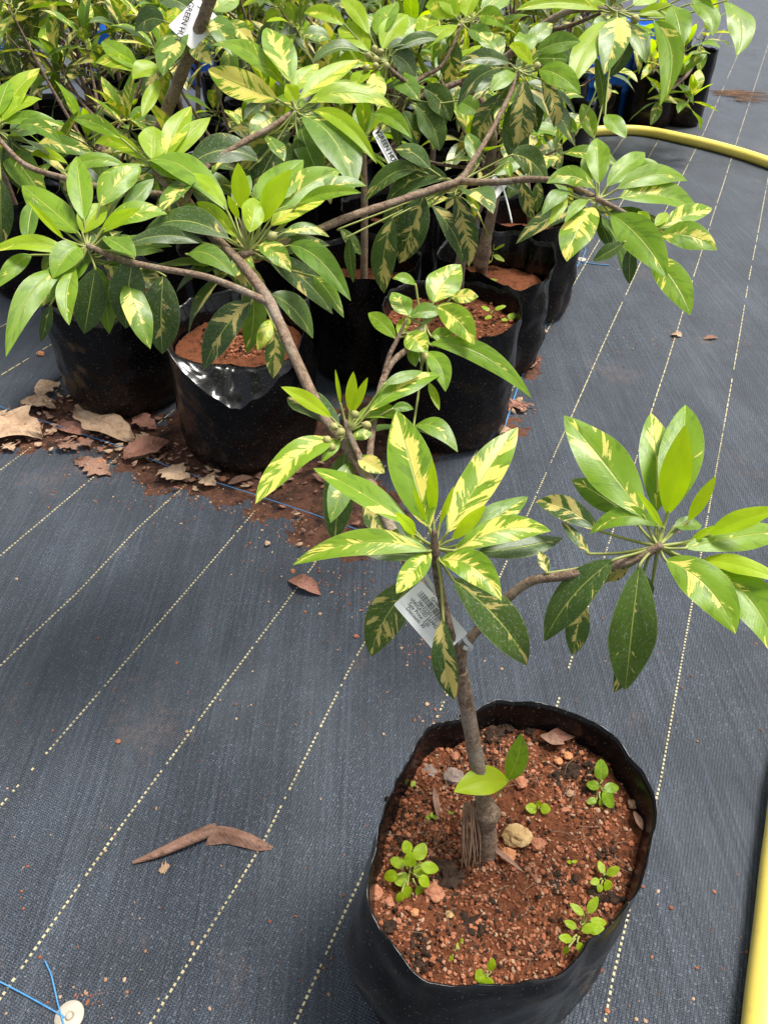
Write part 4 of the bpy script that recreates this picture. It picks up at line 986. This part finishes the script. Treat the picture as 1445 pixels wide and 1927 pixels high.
scr = random.Random(44)
scraps = [(95, 770, 'beside the broken pale leaf'), (205, 765, 'against the foot of the left bag'), (130, 850, 'above the lacy leaf skeleton'), (170, 842, 'under the blue string near the big tan leaf'), (270, 830, 'between the pinkish leaf and the left bag'), (350, 905, 'under the notched tan leaf'), (395, 915, 'by the narrow brown leaf'), (232, 815, 'below the russet wedge leaf'), (20, 850, 'below the ragged tan leaf'), (515, 920, 'on the dark soil patch'), (610, 905, 'on the soil behind the fruiting twig'), (945, 820, 'beside the straight-rimmed bag')]
for i, (x, y, w_) in enumerate(scraps):
    a = scr.random()*6.3; l = scr.uniform(10, 22)
    dead_leaf((x-math.cos(a)*l, y-math.sin(a)*l*.6), (x+math.cos(a)*l, y+math.sin(a)*l*.6), scr.uniform(12, 24), scr.choice(('dead_tan', 'dead_tan', 'dead_brown', 'dead_red')), 'torn scrap of dry leaf '+w_, .2, .5, .006, .7, 60+i, wav=.35)

v, f, fm = [], [], []
for (cx_, cy_, r_, n_) in [(60, 805, 60, 60), (170, 825, 60, 70), (290, 865, 45, 60), (380, 905, 40, 40), (110, 750, 30, 30), (560, 900, 60, 30), (965, 770, 18, 25), (990, 690, 12, 15), (620, 1000, 60, 20), (30, 520, 30, 25)]:
    for _ in range(n_):
        g = G(cx_+scr.gauss(0, r_), cy_+scr.gauss(0, r_*.35)); z0 = matz(g.x, g.y)+.007+scr.uniform(0, .006); s_ = scr.uniform(.004, .014); k = len(v); a0 = scr.random()*6.3; m_ = scr.randint(5, 7)
        tl = (scr.uniform(-.5, .5), scr.uniform(-.5, .5))
        v.append((g.x, g.y, z0+s_*.25))
        for i in range(m_):
            a = a0+6.283*i/m_; r = s_*scr.uniform(.35, 1.25); dx, dy = math.cos(a)*r, math.sin(a)*r*.7
            v.append((g.x+dx, g.y+dy, z0+max(-.003, dx*tl[0]+dy*tl[1])))
        for i in range(m_): f.append((k, k+1+i, k+1+(i+1) % m_)); fm.append(scr.randrange(3) if False else k % 3)
tag(mesh_obj('leaf_litter', v, f, [M['dead_tan'], M['dead_brown'], M['dead_red']], fmat=fm, smooth=False), 'crumbled flakes of dry leaf litter among the bags', 'litter', None, 'stuff')

# ------------------------------------------------------------------ strings and washers
def washer(px, py, rpx, label):
    g = G(px, py); d = (g-CAM).dot(FW); r = rpx*d/F; z0 = matz(g.x, g.y)
    e = empty('ground_pin', (g.x, g.y, z0), label, 'ground pin', None)
    sg = 32
    def lathe(name, prof, mat, cx=0, cy=0):
        v, f = [], []
        for pr, z in prof:
            for k in range(sg):
                a = 2*math.pi*k/sg; v.append((g.x+cx+math.cos(a)*pr*r, g.y+cy+math.sin(a)*pr*r, z0+z*r))
        for j in range(len(prof)-1):
            for k in range(sg): f.append((j*sg+k, j*sg+(k+1) % sg, (j+1)*sg+(k+1) % sg, (j+1)*sg+k))
        mesh_obj(name, v, f, M[mat], e)
    lathe('washer', [(.95, .0), (1, .04), (.97, .10), (.4, .14), (.3, .14), (.28, .05), (.001, .05)], 'cap')
    lathe('pin_head', [(.24, .06), (.24, .20), (.18, .26), (.001, .28)], 'cap')
    return e
washer(133, 1915, 27, 'cream plastic washer pinning the mat, blue strings tied to it')
washer(1093, 490, 9, 'small white washer on the mat edge at the end of the blue string')
def string(pts, label, r=.0012, z=.006):
    tube_o = tube('blue_string', [G(x, y, z+(q[0] if q else 0)) for x, y, *q in pts], r, M['string'], None, 5, 8, origin=G(*pts[0][:2]))
    return tag(tube_o, label, 'string')
string([(-40, 752), (40, 778), (150, 815), (240, 845), (330, 882), (480, 931), (640, 985), (790, 1040)], 'taut blue string crossing the litter in front of the bags', z=.016)
string([(-30, 1832), (40, 1868), (110, 1907), (122, 1915)], 'blue string running off to the edge from the cream washer', z=.007)
string([(85, 1808), (96, 1832), (103, 1860), (110, 1890), (121, 1930)], 'loose frayed end of blue string by the cream washer', z=.008)
string([(1090, 492), (1040, 585), (985, 700), (935, 845)], 'blue string along the mat edge beside the right-hand bags', r=.0022)
string([(1093, 490), (1101, 470), (1092, 462)], 'short blue knot loop at the small white washer', r=.002)
string([(1093, 493), (1120, 497), (1145, 499)], 'short blue tail of string beside the small white washer', r=.002)

# ------------------------------------------------------------------ tags
def quad_frame(T, L, B, R_px, d, dl=0.0):
    """planar card from its corners: origin at corner T, x along the text, y against the lines"""
    o = P(T[0], T[1], d); c = P(B[0], B[1], d+dl)
    x = (P(R_px[0], R_px[1], d+dl)-o); y = (o-P(L[0], L[1], d))
    lx = x.length; x.normalize(); y = (y-x*y.dot(x)); ly = y.length; y.normalize()
    return o, x, y, x.cross(y), lx, ly
def card(name, fr, mat, parent, x0, x1, y0, y1, z, th, notch=0, rad=.002):
    o, X, Y, Z, lx, ly = fr
    pts = []
    for (cx, cy, a0) in ((x0+rad, y0+rad, math.pi), (x1-rad, y0+rad, 1.5*math.pi), (x1-rad, y1-rad, 0), (x0+rad, y1-rad, .5*math.pi)):
        for k in range(4):
            a = a0+k*math.pi/6; pts.append((cx+math.cos(a)*rad, cy+math.sin(a)*rad))
    n = len(pts)
    bow = lambda x: .0018*math.sin(math.pi*(x-x0)/(x1-x0))
    v = [o+X*x+Y*y+Z*(z+th) for x, y in pts]+[o+X*x+Y*y+Z*z for x, y in pts]
    f = [tuple(range(n)), tuple(range(2*n-1, n-1, -1))]+[(i, n+i, n+(i+1) % n, (i+1) % n) for i in range(n)]
    f = [tuple(q) for q in f]
    return mesh_obj(name, v, f, mat, parent, smooth=False)
def lettering(fr, parent, text, size, x, y, z, name='lettering', bold=0.0, sx=1.0):
    o, X, Y, Z, lx, ly = fr
    cu = bpy.data.curves.new('t', 'FONT'); cu.body = text; cu.size = size; cu.offset = bold
    ob = bpy.data.objects.new('t', cu); COL.objects.link(ob); bpy.context.view_layer.update()
    me = ob.evaluated_get(bpy.context.evaluated_depsgraph_get()).to_mesh()
    v = [o+X*(x+q.co.x*sx)+Y*(y+q.co.y)+Z*z for q in me.vertices]; f = [tuple(p.vertices) for p in me.polygons]
    ob.to_mesh_clear() if False else None
    bpy.data.objects.remove(ob); bpy.data.curves.remove(cu)
    return mesh_obj(name, v, f, M['ink'], parent, smooth=False)
def bars(fr, parent, x0, x1, y0, y1, z, seed):
    o, X, Y, Z, lx, ly = fr; r = random.Random(seed); v, f = [], []; x = x0
    while x < x1:
        w = r.choice((.5, .5, 1, 1, 1.5))*.00062
        k = len(v)
        for a, b in ((x, y0), (x+w, y0), (x+w, y1), (x, y1)): v.append(o+X*a+Y*b+Z*z)
        f.append((k, k+1, k+2, k+3)); x += w+r.choice((.5, .8, 1, 1.4))*.0006
    mesh_obj('barcode', v, f, M['ink'], parent, smooth=False)
# price tag on the front sapling
fr = quad_frame((793, 1092), (744, 1142), (814, 1240), (878, 1190), .712, .004)
o, X, Y, Z, lx, ly = fr
if Z.dot(CAM-o) < 0: Z = -Z; fr = (o, X, Y, Z, lx, ly)
PT = empty('price_tag', o, 'white barcode price tag hanging from the front sapling', 'tag')
card('card', fr, M['white'], PT, 0, lx*1.02, -ly, 0.0, 0, .0005)
card('sticker', fr, M['sticker'], PT, .0005, lx*.93, -ly*.80, -.0005, .0007, .0002, rad=.0012)
zz = .00105
lettering(fr, PT, 'Green Hut', .0052, .0190, -.0050, zz, bold=.00005)
bars(fr, PT, .0075, lx*.80, -.0125, -.0060, zz, 4)
lettering(fr, PT, '38632201171', .0050, .0130, -.0168, zz, bold=.00005)
lettering(fr, PT, 'VERIGATED SAPPOTTA', .0047, .0065, -.0208, zz, bold=.00005, sx=.95)
lettering(fr, PT, 'Sale Price: 330', .0050, .0085, -.0250, zz, bold=.00005)
lettering(fr, PT, 'Discount: 30', .0050, .0105, -.0290, zz, bold=.00005)
# clear plastic strap
def strap(pts, w, label_parent):
    cp_, _ = catmull([P(*p) for p in pts], [0]*len(pts), 6); v, f = [], []
    for i, p in enumerate(cp_):
        t = (cp_[min(i+1, len(cp_)-1)]-cp_[max(i-1, 0)]).normalized(); b = t.cross((CAM-p).normalized()).normalized(); n = b.cross(t)
        for s, q in ((-1, -1), (1, -1), (1, 1), (-1, 1)): v.append(p+b*s*w/2+n*q*.0004)
    for i in range(len(cp_)-1):
        for k in range(4): f.append((i*4+k, i*4+(k+1) % 4, (i+1)*4+(k+1) % 4, (i+1)*4+k))
    mesh_obj('strap', v, f, M['clear'], label_parent, smooth=False)
strap([(731, 951, .70), (760, 1010, .715), (790, 1065, .722), (822, 1120, .728)], .0045, PT)
strap([(845, 1160, .718), (862, 1180, .716), (876, 1205, .718), (886, 1216, .722), (884, 1222, .728), (872, 1218, .735)], .004, PT)
# name tags in the back
def name_tag(T, L, B, R_px, d, label, txt, size, tx, ty, strap_pts=None, extra=None):
    fr = quad_frame(T, L, B, R_px, d); o, X, Y, Z, lx, ly = fr
    if Z.dot(CAM-o) < 0: fr = (o, X, Y, -Z, lx, ly)
    e = empty('name_tag', o, label, 'tag'); card('card', fr, M['white'], e, 0, lx, -ly, 0, 0, .0006, rad=.004)
    if txt: lettering(fr, e, txt, size, tx*lx, -ty*ly, .0012, bold=.0003)
    if extra: extra(fr, e, lx, ly)
    if strap_pts: tube('tie_loop', [P(*p) for p in strap_pts], .0013, M['tie'], e, 6, 6)
    return e
def roof(fr, e, lx, ly):      # the small roof line drawn over the word, and the strapline under it
    o, X, Y, Z, _, _ = fr
    def line(p, q, w):
        a = o+X*p[0]*lx-Y*p[1]*ly; b = o+X*q[0]*lx-Y*q[1]*ly; t = (b-a).normalized(); s = Z.cross(t)*w
        mesh_obj('printed_line', [a-s+Z*.0012, a+s+Z*.0012, b+s+Z*.0012, b-s+Z*.0012], [(0, 1, 2, 3)], M['ink'], e, smooth=False)
    line((.60, .30), (.74, .10), .0006); line((.74, .10), (.88, .30), .0006); line((.12, .78), (.86, .78), .0004)
name_tag((372, -6), (330, 62), (366, 102), (418, 40), 1.57, 'white name tag tied to the thick pale leaning stem', None, 0, 0, 0, [(372, 12, 1.56), (382, 20, 1.555), (388, 32, 1.55), (380, 22, 1.575)])
fr2 = quad_frame((358, -8), (326, 50), (352, 98), (398, 66), 1.562)
def tag1():
    o_ = bpy.data.objects['name_tag']
    f2 = quad_frame((366, -2), (328, 58), (358, 104), (392, 64), 1.565); o, X, Y, Z, lx, ly = f2
    # words run down the card
    X2 = (P(340, 66, 1.565)-P(362, 8, 1.565)).normalized(); Y2 = (P(390, 14, 1.565)-P(362, 8, 1.565)); Y2 = (Y2-X2*Y2.dot(X2)).normalized()
    Z2 = X2.cross(Y2)
    if Z2.dot(CAM-o) < 0: Z2 = -Z2
    ff = (P(358, 4, 1.562), X2, Y2, Z2, .1, .05)
    lettering(ff, o_, 'GREEN HUT', .0165, 0, 0, .003, bold=.0004)
tag1()
name_tag((716, 240), (700, 250), (742, 332), (760, 322), 1.36, 'narrow white name tag hanging among dark leaves from a black tie', 'GREEN HUT', .0125, .06, .62, [(707, 252, 1.355), (716, 240, 1.35), (722, 220, 1.355), (716, 205, 1.37)], roof)
def bc(fr, e, lx, ly):
    bars(fr, e, .30*lx, .72*lx, -.62*ly, -.30*ly, .0012, 9)
    for i in range(3): lettering(fr, e, '38632201171', .006, .28*lx, -(.72+.1*i)*ly, .0012)
name_tag((936, 318), (893, 372), (930, 392), (962, 340), 1.85, 'white barcode tag hanging behind the forked branch', None, 0, 0, 0, None, bc)
e = bpy.data.objects['name_tag.002']
tube('hanging_stick', [P(944, 345, 1.845), P(955, 385, 1.85), P(963, 420, 1.86)], .0022, M['white'], e, 6, 4)

# ------------------------------------------------------------------ soil detail in the front bag
rnd = random.Random(9); sp_ = []; sp2 = []
def in_bag(): 
    a = rnd.random()*2*math.pi; r = .162*fshape(a)*math.sqrt(rnd.random()); return FC[0]+math.cos(a)*r, FC[1]+math.sin(a)*r
for _ in range(11000):
    x, y = in_bag()
    if noise.noise(Vector((x*16, y*16, 3))) > -.25 or rnd.random() < .35: sp_.append((x, y))
crumbs('grit', sp_, [M['red_grit'], M['red_grit'], M['tan_grit'], M['red_stone'], M['dark_clod'], M['soil'], M['red_grit']], '', 10, fbag, fsoil, .0005, .0030)
soil_stones = [(854, 1465, 18, 'grey_stone', 'grey flat stone on the soil beside the trunk'), (808, 1453, 13, 'grey_stone', 'brown-grey pebble on the soil behind the grey flat stone'), (972, 1576, 25, 'yellow_stone', 'yellow pitted stone on the soil at the foot of the trunk'),
 (956, 1610, 15, 'orange_stone', 'pinkish flat stone below the yellow pitted stone'), (706, 1682, 14, 'red_stone', 'red stone at the left rim inside the front bag'), (817, 1682, 19, 'red_stone', 'red flat stone beside the leafy weed clump'),
 (730, 1700, 11, 'red_stone', 'pale red pebble below the left rim stone'), (1068, 1424, 9, 'orange_stone', 'orange pebble near the back rim of the soil'), (1050, 1434, 8, 'orange_stone', 'small orange pebble by the dark clods at the back'), (700, 1655, 12, 'red_stone', 'dark red stone above the left rim stone'),
 (980, 1475, 12, 'red_stone', 'red lump right of the upright green leaf'), (1062, 1527, 9, 'red_stone', 'red pebble right of the two-leaf seedling'), (845, 1722, 8, 'yellow_stone', 'small pale yellow pebble on the bare soil'), (1072, 1494, 8, 'tan_grit', 'tan pebble by the tall right seedling'),
 (856, 1425, 9, 'red_stone', 'red pebble left of the trunk'), (1010, 1590, 14, 'red_stone', 'smooth red lump right of the yellow stone'), (780, 1718, 8, 'orange_stone', 'orange pebble by the dark clod at left'), (1190, 1515, 10, 'tan_grit', 'pale tan stone at the right rim of the soil')]
for i, (x, y, r, m, l) in enumerate(soil_stones):
    stone('stone', x, y, r, m, l, z=.310, seed=20+i, flat=.6)
clods = [(925, 1385, 22), (900, 1420, 20), (950, 1370, 18), (880, 1380, 16), (1000, 1370, 18), (1075, 1450, 20), (1050, 1462, 14), (1115, 1445, 17), (1110, 1490, 14), (1095, 1405, 14), (845, 1650, 28), (830, 1630, 18), (800, 1765, 22), (730, 1745, 16), (1135, 1600, 14), (1150, 1690, 15), (1120, 1680, 14), (880, 1735, 22), (910, 1745, 18), (790, 1810, 16), (760, 1550, 16), (740, 1580, 14), (1040, 1655, 10), (920, 1440, 12)]
for i, (x, y, r) in enumerate(clods):
    o = stone('soil_clod', x, y, r*.82, 'dark_clod', 'dark crumbly clod of compost on the red soil of the front bag', z=.308, seed=50+i, group='dark compost clods in the front bag', flat=.42); o['category'] = 'clod'
    me = o.data
    for q in me.vertices: q.co *= 1+.55*noise.noise(q.co*170+Vector((i, 0, 0)))+.35*noise.noise(q.co*420)
spc = []
for (x, y, r) in clods:
    g = G(x, y, .310); rr = r*.85/1400*1.3
    for _ in range(42):
        spc.append((g.x+rnd.gauss(0, rr), g.y+rnd.gauss(0, rr)))
crumbs('compost_crumbs', spc, [M['dark_clod']], '', 12, fbag, fsoil, .0008, .0040)
dl = None
def soil_leaf(px0, px1, w, mat, label, seed):
    a = G(*px0, .311); b = G(*px1, .311)
    d = (a-CAM).dot(FW); v, f, uv, fm = leaf_geo(a+Vector((0, 0, .006)), b+Vector((0, 0, .010)), w*d/F, Vector((0, -.2, 1)), .06, None, .3, .08, seed)
    return tag(mesh_obj('dead_leaf', v, f, M[mat], None, uvs=uv, origin=a), label, 'dead leaf')
soil_leaf((1022, 1392), (1092, 1388), 26, 'dead_red', 'purplish dry leaf on the soil by the back rim', 1)
soil_leaf((1015, 1388), (1060, 1408), 22, 'dead_brown', 'rough brown bark flake under the purplish leaf', 2)
soil_leaf((1190, 1530), (1205, 1570), 14, 'dead_brown', 'thin grey-brown leaf against the right rim', 3)
soil_leaf((816, 1485), (824, 1550), 12, 'dead_brown', 'grey-brown strip of bark left of the trunk', 4)
soil_leaf((900, 1580), (985, 1650), 10, 'dead_brown', 'twisted dry root end curling from the trunk base', 5)
# fibrous bark peeling beside the trunk
v, f = [], []
for i in range(46):
    x0 = 884+random.uniform(-12, 12); y0 = 1512+random.uniform(-6, 10); x1 = x0+random.uniform(-12, 10)+4; y1 = 1600+random.uniform(-10, 45)
    a = P(x0, y0, dB-.04); b = G(x1, y1, .310); m = a.lerp(b, .55)+Vector((random.uniform(-.004, .004), random.uniform(-.006, 0), random.uniform(-.003, .003)))
    tv, tf = tube_geo([a, m, b], [.0012, .001, .0005], 4, 4); k = len(v); v += tv; f += [tuple(k+q for q in t) for t in tf]
o = mesh_obj('bark_fibres', v, f, M['fibre'], T1); o['kind'] = 'stuff'
# fine rootlets and straws on the soil
v, f = [], []
for i in range(90):
    x, y = in_bag(); a = rnd.random()*6.3; l = rnd.uniform(.01, .045)
    s = Vector((x, y, fsoil(x, y)+.002)); x2, y2 = x+math.cos(a)*l, y+math.sin(a)*l
    if math.hypot(x2-FC[0], y2-FC[1]) > .155: continue
    e_ = Vector((x2, y2, fsoil(x2, y2)+.002)); m = s.lerp(e_, .5)+Vector((rnd.gauss(0, .004), rnd.gauss(0, .004), .004))
    tv, tf = tube_geo([s, m, e_], [.00035, .0004, .0002], 4, 4); k = len(v); v += tv; f += [tuple(k+q for q in t) for t in tf]
o = mesh_obj('rootlets', v, f, M['fibre'], fbag); o['kind'] = 'stuff'
# two sprout leaves low on the trunk
CW = P(935, 1500, dB-.04)
def own_leaf(plant, b0, t0, w, tone, nr, bend=0, prof=prof_sap, var=0.0, center=None, bdx=0, fold=.15):
    P0 = P(*b0); P1 = P(*t0); d = b0[2]
    v, f, uv, fm = leaf_geo(P0, P1, w*d/F, Vector(nr), .04, UP*(bend*d/F)+RT*(bdx*d/F), fold, .03, random.random()*9, center=center, prof=prof, pr=.001)
    o = mesh_obj('leaf', v, f, [M['leaf'], M['petiole']], plant, uvs=uv, fmat=fm); o.color = leaf_color(tone, var); return o
own_leaf(T1, (957, 1470, dB-.055), (854, 1490, dB-.085), 52, 'y', (0, -.5, 1), 10, center=CW)
own_leaf(T1, (952, 1470, dB-.05), (980, 1380, dB-.075), 40, 'f', (-.3, -.7, .6), 0, center=CW, bdx=8)

# ------------------------------------------------------------------ weed seedlings
def seedling(px, py, leaves, label, z=.309, scale=1.0, tone='l', lift=.02):
    """leaves: (dx, dy, length px, width px, angle deg in the picture plane)"""
    g = G(px, py, z); e = empty('weed_seedling', g, label, 'seedling', None); d = (g-CAM).dot(FW)
    top = g+Vector((0, 0, lift))
    n = max(1, len(leaves))
    tube('stem', [g-Vector((0, 0, .006)), g+Vector((.001, 0, lift*.5)), P(px+leaves[0][0]*.4, py+leaves[0][1]*.4, d-lift*.6)], [.0011, .001, .0008], M['petiole'], e, 5, 4)
    for i, (dx, dy, l, w, an) in enumerate(leaves):
        dd = d-lift*(.45+.5*i/n)
        a = R_(an); bx, by = px+dx, py+dy; tx, ty = bx+math.cos(a)*l, by-math.sin(a)*l
        own_leaf(e, (bx, by, dd), (tx, ty, dd+random.uniform(-.006, .010)), w*random.uniform(.68, .92), tone, (random.uniform(-.3, .3), -.35, 1), 0, prof_round, 0, center=P(px+dx*.45, py+dy*.45, dd+.006), fold=.12)
    return e
seedling(770, 1640, [(0, 10, 30, 30, 200), (8, 4, 34, 32, 20), (-8, -12, 30, 28, 160), (12, -22, 36, 34, 60), (0, -34, 26, 26, 110), (-4, 26, 32, 30, 270), (14, 28, 26, 26, 300), (-22, 6, 26, 26, 190), (22, -10, 34, 32, -10), (2, -8, 30, 30, 90), (-14, 38, 24, 22, 250), (18, 10, 26, 24, -40)], 'leafy clump of weed seedling beside the red flat stone', lift=.035)
seedling(1128, 1480, [(2, -12, 40, 34, 90), (0, 0, 26, 24, 170), (8, 4, 28, 26, 5), (6, 8, 38, 36, -60), (-6, 24, 20, 18, 200), (0, 22, 16, 16, -80)], 'tall seedling with round leaves at the right of the soil', tone='f', lift=.03)
seedling(1012, 1522, [(-2, 0, 22, 24, 175), (4, 0, 20, 22, 0), (0, -4, 12, 12, 80)], 'seedling with two broad round leaves right of the trunk', lift=.014)
seedling(773, 1484, [(0, 0, 16, 14, 150), (2, 0, 18, 16, -10), (0, 2, 16, 14, 250), (2, -2, 14, 12, 70)], 'tiny four-leaf seedling by the left rim', lift=.012)
seedling(812, 1538, [(0, 0, 12, 10, 180), (2, 0, 12, 10, 0), (0, 0, 10, 8, 90)], 'tiny seedling beside the grey bark strip', lift=.010)
seedling(848, 1532, [(0, 0, 10, 9, 140), (2, 0, 9, 8, 20)], 'speck of seedling close to the peeling trunk fibres', lift=.008)
seedling(1135, 1650, [(0, -6, 26, 20, 110), (6, -4, 28, 20, 30), (4, 6, 26, 22, -70), (-8, 6, 18, 16, 200), (-4, 14, 16, 14, -110)], 'yellow-green seedling near the right rim', lift=.02)
seedling(1092, 1752, [(6, -30, 34, 18, 140), (14, -34, 36, 22, 60), (18, -20, 32, 18, -10), (-8, -6, 26, 18, 150), (2, 0, 34, 24, 20), (16, 2, 30, 20, 15), (-16, 16, 26, 20, 170), (-6, 22, 22, 20, -60), (-22, 30, 16, 14, 230)], 'sprawling seedling with narrow leaves against the front right rim', lift=.04)
seedling(918, 1838, [(-4, -4, 22, 34, 200), (4, -10, 26, 22, 80), (-2, 0, 26, 30, -90)], 'seedling with one large round leaf at the front rim', lift=.02)
seedling(855, 1790, [(0, 0, 16, 12, 200), (4, -4, 16, 12, 60), (-4, 8, 12, 10, 250)], 'small seedling on the bare soil near the front rim', lift=.012)
seedling(868, 1775, [(0, 0, 10, 8, 150), (2, 0, 10, 8, 30), (0, -2, 8, 7, 80)], 'minute seedling above the small front seedling', lift=.010)
seedling(1075, 1623, [(0, 0, 9, 8, 170), (2, 0, 9, 8, 20)], 'speck of seedling right of the bare red soil', lift=.008)
seedling(905, 535, [(-4, -2, 24, 14, 170), (6, -4, 26, 14, 10), (0, -8, 14, 10, 100)], 'weed seedling rooted at the back of the straight-rimmed bag', z=.30, tone='l', lift=.06)
seedling(925, 595, [(-4, -10, 18, 14, 150), (6, -12, 22, 14, 20), (0, 0, 14, 12, 200)], 'weed seedling at the rim of the straight-rimmed bag', z=.31, lift=.03)
seedling(955, 600, [(0, 0, 18, 18, 30), (0, 2, 12, 12, 180)], 'round-leaf seedling against the rim of the straight-rimmed bag', z=.31, lift=.02)
seedling(928, 470, [(0, 0, 26, 18, 30), (0, 10, 24, 16, -30), (-8, 4, 18, 12, 140), (-4, 22, 14, 10, 200)], 'slender weed beside the taped graft', z=.285, lift=.10)
seedling(405, 578, [(0, 0, 12, 10, 160), (4, 0, 12, 12, 20), (0, 4, 10, 10, 240)], 'small clover-like weed in the folded-collar bag', z=.29, lift=.015)
for o in bpy.data.objects:
    if o.type == 'MESH' and o.name.startswith('leaf') and o.parent is None: print('orphan leaf', o.name)
print('leaves', NL[0], 'objects', len(bpy.data.objects))
